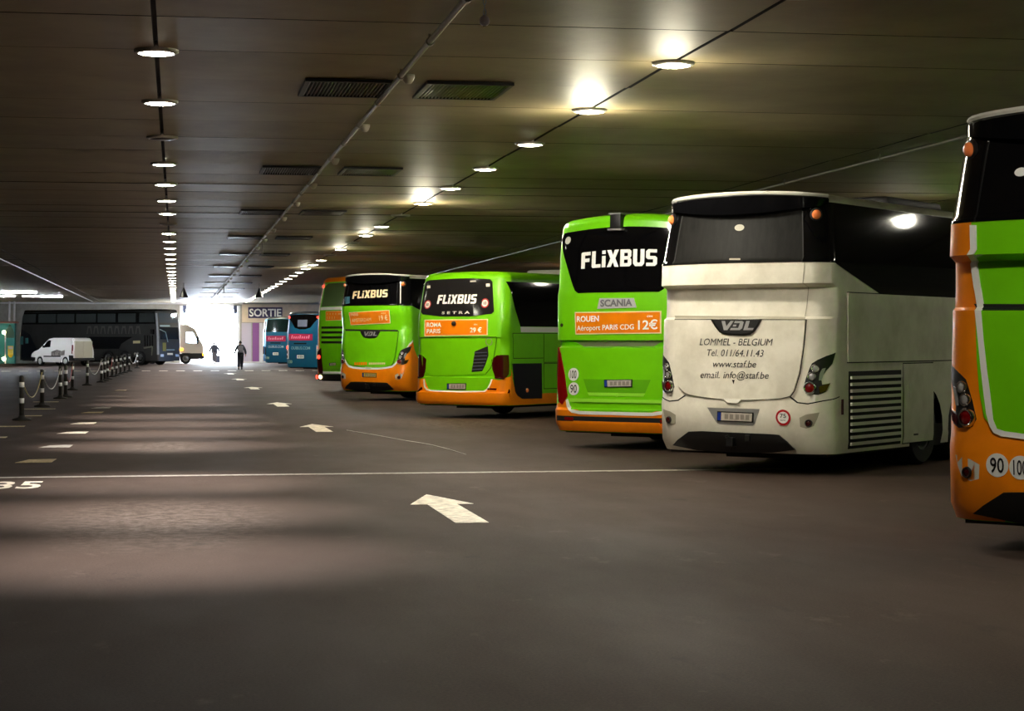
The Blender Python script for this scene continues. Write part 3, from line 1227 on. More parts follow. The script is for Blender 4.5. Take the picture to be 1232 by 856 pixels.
V['corner'] = WB.tr([(989, 444), (993, 443), (991, 449), (988, 458), (985, 458), (986, 450)])
V['recess'] = WB.tr([(851, 490.5), (914, 492.5), (908.5, 510), (906, 512.5), (866, 510.8), (862, 508.5)])
V['plate'] = WB.tr([(863.5, 495), (907, 496.8), (906.5, 508.8), (863.2, 507)])
V['fogrec'] = WB.tr([(962, 503), (970, 499), (986, 496.5), (983, 505), (979, 513), (970, 516), (963, 514)])
V['fog'] = (WB.tr1(972.8, 509.6), 0.045)
V['skirt'] = WB.tr([(811, 536), (830, 519.5), (845, 519), (925, 522.5), (938, 523.5), (948, 532), (958, 541.5), (930, 545), (884, 545), (840, 542)])
V['seam'] = WB.tr([(951, 477), (960, 484), (972, 485.5), (990, 482), (1010, 477), (1010, 478.2), (990, 483.4), (972, 487), (959, 485.4), (950, 478.6)])
V['handle'] = WB.tr([(872, 479.8), (893, 481), (889, 485.5), (876, 484.6)])


def vdl_detail(B, m_low, m_door=None, plate=M_PLATE, door_mat=None):
    visor(B)
    B.patch('engine_slot', V['slot'], M_GREYPAINT if m_door is M_WHITE else M_DARK, off=-0.02, th=0.03)
    # engine door: proud panel with a dark joint round it
    d = V['door']
    cx = sum(p[0] for p in d) / len(d)
    cz = sum(p[1] for p in d) / len(d)
    grow = [(cx + (s - cx) * 1.012, cz + (z - cz) * 1.014) for s, z in d]
    B.patch('door_joint', grow, M_DARK, off=0.001, th=0.002)
    dr = B.patch('engine_door', d, m_door, off=0.003, th=0.022)
    B.patch('door_handle', V['handle'], M_LOUVRE, off=0.02, th=0.012, parent=dr)
    bd = B.patch('badge', V['badge'], M_CHROME, off=0.02, th=0.02)
    B.patch('badge_face', V['badge_in'], M_BLACK, off=0.04, th=0.004, parent=bd)
    p0, p1, cap = V['vdl']
    B.strokes('lettering', VDLG, p0, p1, cap, M_CLEAR, parent=bd, off=0.050)
    for sg in (1, -1):
        mm = (lambda q: q) if sg > 0 else mir
        h = B.patch('tail_lamp', mm(V['house']), M_BLACK, off=0.002, th=0.006)
        for i, (c, r) in enumerate(V['lamps']):
            B.lamp(sg * c[0], c[1], r, M_RED if i == 2 else M_CLEAR, parent=h, off=0.008)
        B.patch('side_lens', mm(V['hlamp']), M_RED_DARK, off=0.007, th=0.008, parent=h)
        B.patch('corner_trim', mm(V['corner']), M_SILVER, off=0.007, th=0.008, parent=h)
        f = B.patch('fog_recess', mm(V['fogrec']), M_GREYPAINT if m_low is M_WHITE else M_LOUVRE, off=0.001, th=0.004)
        B.lamp(sg * V['fog'][0][0], V['fog'][0][1], V['fog'][1], M_RED_DARK, parent=f, ring=M_BLACK, off=0.004, name='fog_lamp')
        B.patch('bumper_seam', mm(V['seam']), M_DARK, off=0.001, th=0.002)
        # roof corner marker lamps
        c = WB_marker
        B.round('marker_base', sg * c[0], c[1], 0.085, [(1.0, 0), (0.95, 0.35), (0.6, 0.45), (0, 0.5)], M_BLACK, None, 0.004)
        B.round('marker_lamp', sg * c[0], c[1], 0.062, [(1.0, 0.5), (0.9, 0.9), (0.5, 1.2), (0, 1.3)], M_AMBER, None, 0.008)
    rc = B.patch('plate_recess', V['recess'], M_SILVER if m_low is M_WHITE else M_BLACK, off=0.001, th=0.003)
    number_plate(B, V['plate'], plate)
    sk = B.patch('bumper_skirt', V['skirt'], M_BLACK, off=0.004, th=0.03)
    # towing hitch
    c = WB_hitch
    bm = bmesh.new()
    p = B.P(c[0], c[1], 0.03)
    box(bm, p.x - 0.05, p.x + 0.05, p.y - 0.08, p.y + 0.05, p.z - 0.07, p.z + 0.05, 0.01)
    tube(bm, [(p.x - 0.08, p.y - 0.02, p.z + 0.06), (p.x + 0.0, p.y - 0.10, p.z + 0.07)], 0.018, 8)
    box(bm, p.x + 0.2, p.x + 0.27, p.y - 0.03, p.y + 0.04, p.z + 0.0, p.z + 0.09, 0.01)
    obj('tow_hitch', bm, M_BLACK, B.root)


def number_plate(B, q, m, parent=None, o=0.0):
    """q: four (s, z) corners top-left, top-right, bottom-right, bottom-left."""
    def lp(a, b, t):
        return (a[0] + (b[0] - a[0]) * t, a[1] + (b[1] - a[1]) * t)
    pl = B.patch('number_plate', q, M_BLACK, off=0.006 + o, th=0.010, parent=parent)

    def cell(x0, x1, y0, y1):
        f = lambda x, y: lp(lp(q[0], q[1], x), lp(q[3], q[2], x), y)
        return [f(x0, y0), f(x1, y0), f(x1, y1), f(x0, y1)]
    B.flat('plate_face', [cell(0.12, 0.97, 0.10, 0.90)], m, pl, 0.019 + o)
    B.flat('plate_band', [cell(0.02, 0.11, 0.10, 0.90)], M_PBLUE, pl, 0.019 + o)
    B.flat('plate_smudges', [cell(a, a + 0.10, 0.25, 0.75) for a in (0.22, 0.36, 0.52, 0.66, 0.80)], M_SMUDGE, pl, 0.021 + o)
    return pl


def speed_disc(B, c, r, txt, red=False, sub=None, o=0.0):
    d = B.patch('speed_sticker', ell(c, r, 24), M_SIGNRED if red else M_STRIPE, off=0.007 + o, th=0.004)
    if red:
        B.patch('sticker_face', ell(c, r * 0.74, 24), M_STRIPE, off=0.011 + o, th=0.002, parent=d)
    w, h = (0.42, 0.62) if red else (0.62, 1.2)
    if sub:
        B.letters('lettering', txt, (c[0] - r * w, c[1] - r * 0.02), (c[0] + r * w, c[1] - r * 0.02), r * 0.5, M_BLACK, d, 0.017 + o, 0.01)
        B.letters('lettering', sub, (c[0] - r * w * .8, c[1] - r * 0.42), (c[0] + r * w * .8, c[1] - r * 0.42), r * 0.22, M_BLACK, d, 0.017 + o)
    else:
        B.letters('lettering', txt, (c[0] - r * w, c[1] - r * h / 2), (c[0] + r * w, c[1] - r * h / 2), r * h, M_BLACK, d, 0.017 + o, 0.01)


WB_marker = WB.tr1(982, 258.2)
WB_hitch = WB.tr1(882, 531)

# ---- white coach
vdl_base(WB, M_WHITE, M_WHITE, M_DUSTY)
vdl_detail(WB, M_WHITE, M_WHITE)
for tx, a, b, cp in (('LOMMEL - BELGIUM', (843, 415.5), (931, 416), 8), ('Tel. 011/64.11.43', (852, 428.5), (920, 429.5), 8), ('www.staf.be', (859, 442), (911, 442.5), 8), ('email.', (844, 455), (867, 455.3), 8), ('info@staf.be', (871.5, 455.3), (926, 456), 8)):
    WB.letters_px('lettering', tx, a, b, cp, M_GREYLET, off=0.030, shear=0.22)
k = WB.tr1(883.5, 460)
WB.flat('key_mark', [[(k[0] - 0.02, k[1] + 0.03), (k[0] + 0.02, k[1] + 0.03), (k[0] + 0.005, k[1] - 0.03)]], M_BLACK, None, 0.028)
speed_disc(WB, WB.tr1(942.7, 502.8), 0.103, '75', True, 'km')
c = WB.tr1(890, 274)
WB.patch('window_sticker', ell(c, 0.075, 16, 0.04), M_GREYPAINT, off=0.009, th=0.001)
c = WB.tr([(878, 311), (891, 311), (891, 313), (878, 313)])
WB.patch('window_label', c, M_GREYPAINT, off=0.009, th=0.001)
WB.patch('panel_seam', WB.tr([(967.6, 316), (968.4, 316), (969.3, 381), (968.5, 381)]), M_GREYPAINT, off=0.0, th=0.004)
# flank panels
sA, sB, sC = WB.tr1(1019, 400)[0], WB.tr1(1086, 480)[0], WB.tr1(1123, 480)[0]
zp0, zp1, zp2 = WB.tr1(1060, 353.5)[1], WB.tr1(1060, 436)[1], WB.tr1(1060, 538)[1]
zw_side = zw - 0.42
for sg in (1, -1):
    mm = (lambda q: q) if sg > 0 else mir
    WB.panel('flank_panel', sA + 0.01, WB.sy(6.4), zp1 + 0.01, zp0 - 0.01, M_WHITE, sg)
    dr = WB.panel('service_door', sB + 0.02, sC - 0.02, zp2 + 0.02, zp1 - 0.03, M_WHITE, sg)
    q = WB.tr1(1094, 470)
    WB.patch('door_catch', mm([(q[0] - 0.04, q[1] - 0.10), (q[0] + 0.04, q[1] - 0.10), (q[0] + 0.04, q[1] + 0.10), (q[0] - 0.04, q[1] + 0.10)]), M_LOUVRE, off=0.012, th=0.01, parent=dr)
    q = WB.tr1(1101, 523)
    WB.patch('maker_plate', mm([(q[0] - 0.08, q[1] - 0.012), (q[0] + 0.08, q[1] - 0.012), (q[0] + 0.08, q[1] + 0.012), (q[0] - 0.08, q[1] + 0.012)]), M_BLACK, off=0.012, th=0.003, parent=dr)
    # louvred radiator grille
    s0, s1 = WB.tr1(1022, 490)[0], WB.tr1(1083, 490)[0]
    z0, z1 = WB.tr1(1050, 535)[1], WB.tr1(1050, 449)[1]
    g = WB.patch('radiator_grille', mm([(s0 - 0.03, z0 - 0.03), (s1 + 0.03, z0 - 0.03), (s1 + 0.03, z1 + 0.03), (s0 - 0.03, z1 + 0.03)]), M_DARK, off=0.001, th=0.003)
    for i in range(11):
        za = z0 + (z1 - z0) * (i + 0.15) / 11
        zb = za + (z1 - z0) / 11 * 0.48
        WB.patch('louvre', mm([(s0 + 0.02, za), (s1, za), (s1, zb), (s0 + 0.02, zb)]), M_LOUVRE, off=0.004, th=0.028, parent=g)
    q = WB.tr1(1013, 490)
    WB.patch('side_lens', mm([(q[0] - 0.03, q[1] - 0.1), (q[0] + 0.03, q[1] - 0.1), (q[0] + 0.03, q[1] + 0.1), (q[0] - 0.03, q[1] + 0.1)]), M_RED_DARK, off=0.002, th=0.012)
# roof hatch unit
bm = bmesh.new()
box(bm, -0.75, 0.75, 3.2, 5.2, zroof + 0.10, zroof + 0.26, 0.06)
obj('roof_unit', bm, M_BLACK, WB.root, 40)


def price_sign(B, px, rows, price, small, m_let=M_WHITELET, pale=M_CREAMLET, off=0.0):
    """orange advert board: px = four corner pixels; rows and price given as (text, left px, right px, cap px)."""
    q = B.tr(px)
    cx = sum(p[0] for p in q) / 4
    cz = sum(p[1] for p in q) / 4
    b = B.patch('advert_border', q, pale, off=0.003 + off, th=0.010)
    B.patch('advert_board', [(cx + (s - cx) * 0.972, cz + (z - cz) * 0.90) for s, z in q], M_ORANGE, off=0.012 + off, th=0.004, parent=b)
    for tx, a, e, cp, bold in rows + [price] + ([small] if small else []):
        B.letters_px('lettering', tx, a, e, cp, m_let, parent=b, off=0.022 + off, bold=bold)
    return b


# ---- green and orange coach of the same make further down (second from the far end of the near row)
VF = coach('coach', 'green coach with orange bumper and black upper tail beyond the boxier green coach', (5.524, 57.716), 0.7601, 12.9, VPROF_SOFT)
vdl_base(VF, M_GREEN, M_WHITE)
d = V['door']
bp = V['seam']
# orange lower body with rising corners and a white stripe above it
half = [(0.0, 0.905), (0.35, 0.915), (0.62, 0.935), (0.80, 0.97), (0.90, 1.04), (0.97, 1.14), (1.02, 1.22)]
rise = [(1.10, 1.30), (VF.b - 0.15, 1.60), (VF.b + 0.02, 1.72), (VF.b + 0.12, 1.50), (VF.sy(0.9), 0.95), (VF.sy(2.2), 0.85)]
low = [(VF.sy(2.2), 0.29), (VF.b, 0.29), (VF.a, 0.29), (0.72, 0.30), (0.60, 0.47), (0.2, 0.5), (0, 0.5)]
r_ = half + rise + low
VF.patch('bumper', r_ + [(-s, z) for s, z in reversed(r_) if s > 0], M_ORANGE, off=0.001, th=0.004)
st = half + rise[:3]
for sg in (1, -1):
    mm = (lambda q: q) if sg > 0 else mir
    VF.patch('white_stripe', mm(st + [(s - 0.012, z + 0.055) for s, z in reversed(st)]), M_STRIPE, off=0.002, th=0.004)
vdl_detail(VF, M_ORANGE, M_GREEN, plate=M_PLATEY)
VF.strokes_px('lettering', FLIX, (424, 360), (466.5, 357.8), 9, M_CREAMLET, off=0.014)
price_sign(VF, [(419.8, 376), (468.7, 373), (470, 389.3), (422, 391.6)], [('PARIS', (422.5, 380.5), (431.5, 380), 3, 0.02), ('AMSTERDAM', (424, 387.8), (447, 386.6), 4, 0.0)], ('19 €', (457, 386), (467, 385.4), 6, 0.01), ('dès', (459, 378), (464.5, 377.6), 2, 0.0), m_let=M_CREAMLET)
VF.patch('window_sticker', VF.tr([(415, 357.5), (421, 357), (421, 365), (415, 366)]), mat('faded_blue_sticker', (60, 110, 130), 0.5), off=0.009, th=0.002)
VF.flat('lettering', [VF.tr([(427 + 2.6 * i, 436), (429 + 2.6 * i, 436), (429 + 2.6 * i, 439.5), (427 + 2.6 * i, 439.5)]) for i in range(6)], M_ORANGE, None, 0.03)
VF.flat('lettering', [VF.tr([(444.5 + 1.8 * i, 436.5), (445.9 + 1.8 * i, 436.5), (445.9 + 1.8 * i, 439), (444.5 + 1.8 * i, 439)]) for i in range(11)], M_CREAMLET, None, 0.03)

# ---- near coach cut by the right edge of the picture
def solve_origin(u, v, z, lx, ly, phi):
    q = at_depth(u, v, (z - EYE) * FOC / (HOR - v))
    c, s = math.cos(phi), math.sin(phi)
    return q.x - lx * c - ly * s, q.y + lx * s - ly * c


RO = (7.156, 14.88)
VR = coach('coach', 'green and orange coach cut off by the right picture edge', RO, 0.7653, 12.9, VPROF, zoff=-0.03)
vdl_base(VR, M_GREEN, M_GREEN)
edge = VR.tr([(1168.5, 271), (1169, 300), (1170, 318), (1173.5, 345), (1174.5, 375), (1178, 410), (1181, 440), (1185, 475), (1188, 498), (1192, 513), (1197, 521), (1206, 525), (1232, 528.5)])
ed2 = VR.tr([(1175.2, 271), (1175.7, 300), (1176.6, 318), (1180.5, 345), (1182, 375), (1185, 410), (1188.5, 440), (1193, 475), (1196.5, 505), (1201, 516), (1210, 519), (1232, 522)])
zb = edge[-1][1]
corner = [(-VR.sy(2.4), 0.285), (-VR.sy(2.4), zw - 0.45), (-VR.sy(1.9), zw - 0.42), (-VR.sy(0.55), zw - 0.062), (-VR.b, zw - 0.002), (edge[0][0], zw - 0.002)] + edge[1:]
bott = [(0, zb), (0, 0.50), (-0.60, 0.47), (-0.75, 0.285)]
for sg in (1, -1):
    mm = (lambda q: q) if sg > 0 else mir
    VR.patch('orange_corner', mm(corner + bott), M_ORANGE, off=0.001, th=0.004)
    VR.patch('white_stripe', mm(edge + [(0, zb), (0, ed2[-1][1])] + list(reversed(ed2))), M_STRIPE, off=0.002, th=0.005)
sd_ = V['door']
vdl_detail(VR, M_ORANGE, M_GREEN)
for sg in (1, -1):
    mm = (lambda q: q) if sg > 0 else mir
    VR.patch('white_stripe', mm(edge + [(0, zb), (0, ed2[-1][1])] + list(reversed(ed2))), M_STRIPE, off=0.024, th=0.004)
speed_disc(VR, VR.tr1(1200.4, 560), 0.098, '90')
speed_disc(VR, VR.tr1(1228.5, 563), 0.098, '100')
q = VR.tr1(1229, 207)
VR.patch('window_sticker', ell(q, 0.06, 16, 0.035), M_STRIPE, off=0.009, th=0.002)

# ---- green coach with wide black tail glass (beside the white coach)
SPROF = [(0.27, 0.10, 0.03), (0.40, 0.02, 0.0), (0.62, 0.0, 0.0), (0.66, 0.04, 0.0), (0.95, 0.05, 0.0), (1.63, 0.09, 0.0), (1.66, 0.17, 0.0), (1.735, 0.17, 0.0), (1.76, 0.07, 0.0), (2.5, 0.07, 0.0), (2.62, 0.10, 0.01),
         (3.2, 0.14, 0.015), (3.60, 0.20, 0.03)]
SO = (6.915, 31.12)
SB = coach('coach', 'green coach with broad black tail glass next to the white coach', SO, 0.7653, 12.6, SPROF, crown=0.10, rr=0.22)
SB.shell(0.27, 3.58, M_GREEN, ((3.3, 0.6), (4.7, 0.6), (10, 0.6)))
SB.roof(3.58, 0.12, M_GREEN)
SB.under(0.3)
for y in (3.3, 4.7, 10):
    for sd in (-1, 1):
        SB.wheel(y, sd)
T = SB.tr
win = T([(677, 287.5), (680, 281), (700, 277.5), (736, 273.5), (770, 272)])
win2 = T([(760, 352), (705.6, 352.5), (696, 353), (692, 350), (689.5, 344), (684, 326)])
rt = mir(T([(677, 287.5), (680, 281), (700, 277.5)]))
rt2 = mir(T([(705.6, 352.5), (696, 353), (692, 350), (689.5, 344), (684, 326)]))
SB.patch('rear_window', win[:4] + rt + list(reversed(list(reversed(rt2)))) + win2[1:], M_GLASS, off=0.001, th=0.008)
zA, zB = T([(684, 326)])[0][1], T([(684, 300)])[0][1]
M_GREENHI = mat('green_ledge_highlight', (150, 225, 60), 0.3, coat=0.4)  # body green lightened, a painted highlight for the ledge and lip
bdg = T([(721.7, 359), (763, 358.7), (766.3, 370.3), (719, 371.8)])
b_ = SB.patch('badge', bdg, mat('badge_silver', (205, 205, 205), 0.3, metal=0.2), off=0.003, th=0.012)
SB.letters_px('lettering', 'SCANIA', (723, 369), (761.5, 368), 7.6, mat('badge_grey', (128, 128, 134), 0.3, metal=0.4), parent=b_, off=0.020, bold=0.035)
SB.strokes_px('lettering', FLIX, (699.7, 323.8), (791, 320.2), 19.5, M_WHITELET, off=0.016)
price_sign(SB, [(691.8, 375.6), (796, 374.2), (796, 401.5), (692.7, 402.8)], [('ROUEN', (694.8, 387.5), (721.5, 386.8), 6.5, 0.03), ('Aéroport', (694.8, 398.2), (723, 397.2), 6, 0.01), ('PARIS CDG', (725.5, 397.2), (763.5, 396.4), 6, 0.015)],
           ('12€', (768.5, 396.6), (792, 396), 10.5, 0.02), ('dès', (779, 382), (786, 381.8), 3, 0.0))
# ledge, slot and tail door
SB.patch('engine_slot', T([(690, 411), (694, 411.5), (794, 410.5), (797, 411), (787, 416.8), (701, 417.4)]), M_GREYPAINT, off=0.0, th=0.004)
dl = [(676, 413), (690, 411.3), (694, 412.5), (702, 417.3), (740, 417.2)]
dz = T(dl)
db = T([(740, 479), (686.5, 479.5), (685, 470), (681, 445)])
dleft = [db[1], db[2], db[3], T([(677.5, 425)])[0], dz[0], dz[1], dz[2], dz[3]]
td = SB.patch('engine_door', dleft + [(-s, z) for s, z in reversed(dleft)], M_GREEN, off=0.002, th=0.02)
rec = T([(702.7, 456.3), (744, 456), (744, 472.3), (708, 472.4)])
recp = [rec[3], rec[0]]
SB.patch('plate_recess', recp + [(-s, z) for s, z in reversed(recp)], mat('green_recess_shade', (92, 172, 6), 0.4), off=0.020, th=0.004, parent=td)  # body green darkened, shade of the recess put into its colour
rim = [(rec[0][0], rec[0][1]), (rec[3][0], rec[3][1])]
SB.patch('recess_lip', [(rim[1][0], rim[1][1]), (-rim[1][0], rim[1][1]), (-rim[1][0] - 0.03, rim[1][1] - 0.05), (rim[1][0] + 0.03, rim[1][1] - 0.05)], M_GREENHI, off=0.022, th=0.008, parent=td)
number_plate(SB, [(s, z) for s, z in T([(728, 457), (762, 456.6), (761.8, 466), (728.5, 466.4)])], M_PLATE, None, 0.022)
led = T([(686, 479.5), (687, 483.5), (687.5, 492)])
SB.patch('tail_ledge', [led[0], (-led[0][0], led[0][1]), (-led[1][0], led[1][1]), led[1]], M_GREENHI, off=0.004, th=0.035)
SB.patch('lower_tail', [led[1], (-led[1][0], led[1][1]), (-led[2][0], led[2][1] - 0.01), (led[2][0], led[2][1] - 0.01)], M_GREEN, off=0.003, th=0.012)
ws = T([(683.5, 480), (686, 488.5), (690, 493), (698, 494.8)])
wsi = T([(681, 481.5), (682.5, 490), (688, 496.8), (698, 498.8)])
o_ = T([(672.5, 513), (672, 487), (677, 486.5)])
SB.patch('bumper', [(-SB.sy(2.2), 0.28), (-SB.sy(2.2), 0.80), (-SB.sy(0.6), 0.86), (-SB.b + 0.03, wsi[0][1] - 0.12), wsi[0], ws[1], ws[3], (0, ws[3][1]), (-ws[3][0], ws[3][1]), (-ws[1][0], ws[1][1]), (-wsi[0][0], wsi[0][1]), (SB.b - 0.03, wsi[0][1] - 0.12), (SB.sy(0.6), 0.86), (SB.sy(2.2), 0.80), (SB.sy(2.2), 0.28)], M_ORANGE, off=0.001, th=0.004)
stp = ws + [(0, ws[3][1]), (0, wsi[3][1])] + list(reversed(wsi))
SB.patch('white_stripe', stp, M_STRIPE, off=0.004, th=0.010)
SB.patch('white_stripe', mir(stp), M_STRIPE, off=0.004, th=0.010)
zs0, zs1 = T([(680, 500.5)])[0][1], T([(740, 505.5)])[0][1]
SB.patch('bumper_slot', [(-SB.b + 0.22, zs0), (SB.b - 0.22, zs0), (SB.b - 0.22, zs0 - 0.085), (-SB.b + 0.22, zs0 - 0.085)], M_DARK, off=0.003, th=0.004)
c = T([(679.5, 501.8), (690, 502.4), (690, 506), (679.5, 505.4)])
SB.patch('reflector', c, M_RED, off=0.006, th=0.006)
SB.patch('reflector', mir(c), M_RED, off=0.006, th=0.006)
lb = T([(691, 506.5), (740, 508), (740, 515.5), (690, 514)])
SB.patch('bumper_lower', [lb[0], (-lb[0][0], lb[0][1]), (-lb[3][0] + 0.05, 0.285), (lb[3][0] - 0.05, 0.285)], M_ORANGE, off=0.005, th=0.03)
tl = T([(671.2, 417), (675.5, 426), (680, 450), (683.5, 477), (677, 487), (673, 483), (671.6, 450)])
SB.patch('tail_lamp', tl, M_RED, off=0.003, th=0.02)
SB.patch('tail_lamp', mir(tl), M_RED, off=0.003, th=0.02)
speed_disc(SB, T([(691, 450.7)])[0], 0.105, '100', o=0.018)
speed_disc(SB, T([(691.3, 468)])[0], 0.105, '90', o=0.018)
c = T([(683.7, 289.5)])[0]
SB.patch('window_sticker', ell(c, 0.06), M_LOUVRE, off=0.009, th=0.002)
# roof camera pod
bm = bmesh.new()
p = SB.P(0.0, 3.60, 0.0)
p0 = SB.P(SB.tr1(743.5, 272)[0], 3.55)
box(bm, p0.x - 0.10, p0.x + 0.10, p0.y - 0.10, p0.y + 0.30, p0.z - 0.09, p0.z + 0.13, 0.02)
cp = obj('camera_pod', bm, M_BLACK, SB.root, 40)
bm = bmesh.new()
box(bm, p0.x - 0.13, p0.x + 0.13, p0.y - 0.12, p0.y - 0.02, p0.z - 0.13, p0.z - 0.10)
box(bm, p0.x - 0.12, p0.x + 0.12, p0.y - 0.11, p0.y + 0.30, p0.z + 0.13, p0.z + 0.15)
obj('camera_bracket', bm, M_SILVER, cp)
for sg in (1, -1):
    mm = (lambda q: q) if sg > 0 else mir
    SB.patch('side_window', mm([(SB.sy(1.0), 2.1), (SB.sy(11.4), 2.1), (SB.sy(11.4), 3.3), (SB.sy(0.6), 3.3)]), M_GLASS, off=0.001, th=0.007)
c = T([(676, 391.5)])[0]
SB.round('lock', c[0], c[1], 0.03, [(1, 0), (1, 0.3), (0, 0.4)], M_BLACK, None, 0.0)
c = T([(743, 475.5)])[0]
SB.round('lock', c[0], c[1], 0.03, [(1, 0), (1, 0.5), (0, 0.7)], M_GREENHI, None, 0.02)

# ---- lower, boxier green coach with its flank in view
QPROF = [(0.30, 0.06, 0.02), (0.40, 0.0, 0.0), (0.58, 0.0, 0.0), (0.61, 0.03, 0.0), (0.92, 0.03, 0.0), (0.94, 0.06, 0.0), (1.55, 0.06, 0.0), (1.80, 0.05, 0.0), (1.83, 0.02, 0.0), (2.3, 0.05, 0.0), (2.9, 0.16, 0.05), (3.10, 0.21, 0.08)]
QO = (6.20, 44.27)
QB = coach('coach', 'lower green coach with orange bumper, tail grille and dark flank hatch', QO, 0.7653, 12.2, QPROF, crown=0.05, rr=0.26)
QB.shell(0.30, 3.12, M_GREEN, ((3.4, 0.6), (9.6, 0.6)))
QB.roof(3.12, 0.16, M_GREEN)
QB.under(0.33)
for y in (3.4, 9.6):
    for sd in (-1, 1):
        QB.wheel(y, sd)
T = QB.tr
QB.patch('rear_window', T([(513.1, 339.3), (517.2, 337.3), (540, 335.8), (565, 335), (589.7, 336.2), (592.6, 339.3), (594.3, 375), (591.4, 377.8), (565, 381), (530, 381), (508.8, 378.4), (506.6, 375)]), M_GLASS2, off=0.002, th=0.008)
QB.strokes_px('lettering', FLIX, (526, 366), (573, 365.4), 10.8, M_WHITELET, off=0.016, shear=0.08)
QB.letters_px('lettering', 'SETRA', (531.8, 378.2), (565.5, 377.6), 3, M_LOUVRE, off=0.015, bold=0.02, space=1.6)
speed_disc(QB, T([(514.8, 366.7)])[0], 0.10, '80', True)
speed_disc(QB, T([(583.8, 365)])[0], 0.105, '100', True)
for px in ([(514, 344), (518, 343.6), (518, 347), (514, 347.2)], [(585, 341.4), (589.6, 341.3), (589.8, 345), (585.2, 345.2)], [(566, 337.8), (573, 337.4), (573, 339.4), (566, 339.6)]):
    QB.patch('window_sticker', T(px), M_LOUVRE, off=0.010, th=0.001)
price_sign(QB, [(511, 384.9), (587.3, 384), (587, 403.6), (511, 405)], [('ROMA', (514, 393.6), (531.5, 393.4), 5, 0.03), ('PARIS', (514, 401.3), (530.5, 401), 5, 0.02)], ('29 €', (566, 400.2), (580, 400), 5.5, 0.02), ('dès', (570.5, 391.5), (575, 391.4), 2, 0.0))
c = T([(547, 389.5)])[0]
QB.round('camera', c[0], c[1], 0.055, [(1, 0), (0.9, 0.8), (0.5, 1.2), (0, 1.3)], M_BLACK, None, 0.016)
dj = T([(506.5, 407), (597, 406), (596, 420), (593, 436), (590, 443), (584, 450.5), (519.5, 452.5), (514, 449), (509, 441), (507, 425)])
QB.patch('door_joint', [(s * 1.012, z - 0.004 if z < 1.2 else z + 0.012) for s, z in dj], M_DARK, off=0.001, th=0.002)
dr = QB.patch('engine_door', dj, M_GREEN, off=0.002, th=0.016)
gp = T([(572, 423), (587.5, 416.8), (588.3, 428), (585, 438), (580.8, 447), (568, 448)])
g = QB.patch('tail_grille', gp, M_DARK, off=0.018, th=0.003, parent=dr)
M_GSLAT = mat('grille_slat_blue', (84, 92, 110), 0.4, metal=0.3)
for i, (ua, ub, v) in enumerate(((571.5, 586.5, 425), (571, 586.5, 429), (570.5, 586, 433), (570, 584.5, 437), (569.5, 582.5, 441), (569, 581, 445))):
    QB.patch('slat', T([(ua, v - 0.7), (ub, v - 1.3), (ub, v - 0.2), (ua, v + 0.4)]), M_GSLAT, off=0.021, th=0.012, parent=g)
c = T([(589, 411.3)])[0]
QB.round('emblem', c[0], c[1], 0.085, [(0.85, 0.0), (0.85, 0.12), (1.0, 0.12), (1.0, 0.0)], M_SILVER, None, 0.016)
tl = T([(592, 433), (598, 428), (604, 427.3), (611.5, 427.3), (612.3, 440), (612, 450), (606, 457), (595.5, 455), (593, 445)])
QB.patch('tail_lamp', tl, M_RED_DARK, off=0.003, th=0.015)
QB.patch('tail_lamp', mir(tl), M_RED_DARK, off=0.003, th=0.015)
ws = T([(509.2, 456.5), (510.2, 466), (513, 469.6), (518, 471), (550, 472.3), (583, 472), (587.5, 469), (591, 462), (592.8, 456.5)])
wsi = T([(511, 456.5), (512, 465), (514.5, 468), (519, 469.4), (550, 470.6), (582, 470.4), (586, 467.8), (589.4, 461.5), (591, 456.5)])
zb0 = 0.31
yb = QB.sy(0.5)
zt = ws[0][1]
hp = [(0, zb0)] + [(QB.sy(2.75), zb0), (QB.sy(2.75), 0.52), (QB.sy(1.9), 0.55)] + T([(622, 475), (618.5, 465), (613.5, 443)]) + [(QB.b + 0.02, 1.0), (QB.a + 0.1, zt), (ws[8][0], ws[8][1]), ws[7], ws[6], ws[5], (0, ws[4][1])]
QB.patch('bumper', hp + [(-s, z) for s, z in reversed(hp) if s > 0.001], M_ORANGE, off=0.001, th=0.005)
QB.patch('white_stripe', ws + list(reversed(wsi)), M_STRIPE, off=0.003, th=0.006)
lp_ = T([(502.5, 473.5), (598, 475), (598, 485.5), (503, 483)])
QB.patch('bumper_lower', [(-QB.b + 0.1, 0.58), (QB.b - 0.1, 0.58), (QB.b - 0.1, 0.335), (-QB.b + 0.1, 0.335)], M_ORANGE, off=0.004, th=0.03)
number_plate(QB, T([(538, 461.5), (561.3, 461.5), (561, 469), (538, 469)]), M_PLATE)
for px in ([(587, 467.2), (598, 467.6), (597, 469.8), (586, 469.4)], [(502, 465), (508, 465.6), (508.5, 468.4), (502, 467.8)]):
    QB.patch('reflector', T(px), M_RED_DARK, off=0.007, th=0.004)
c = T([(611.5, 474.5)])[0]
QB.patch('side_lens', ell(c, 0.03, 10, 0.11), M_RED_DARK, off=0.006, th=0.008)
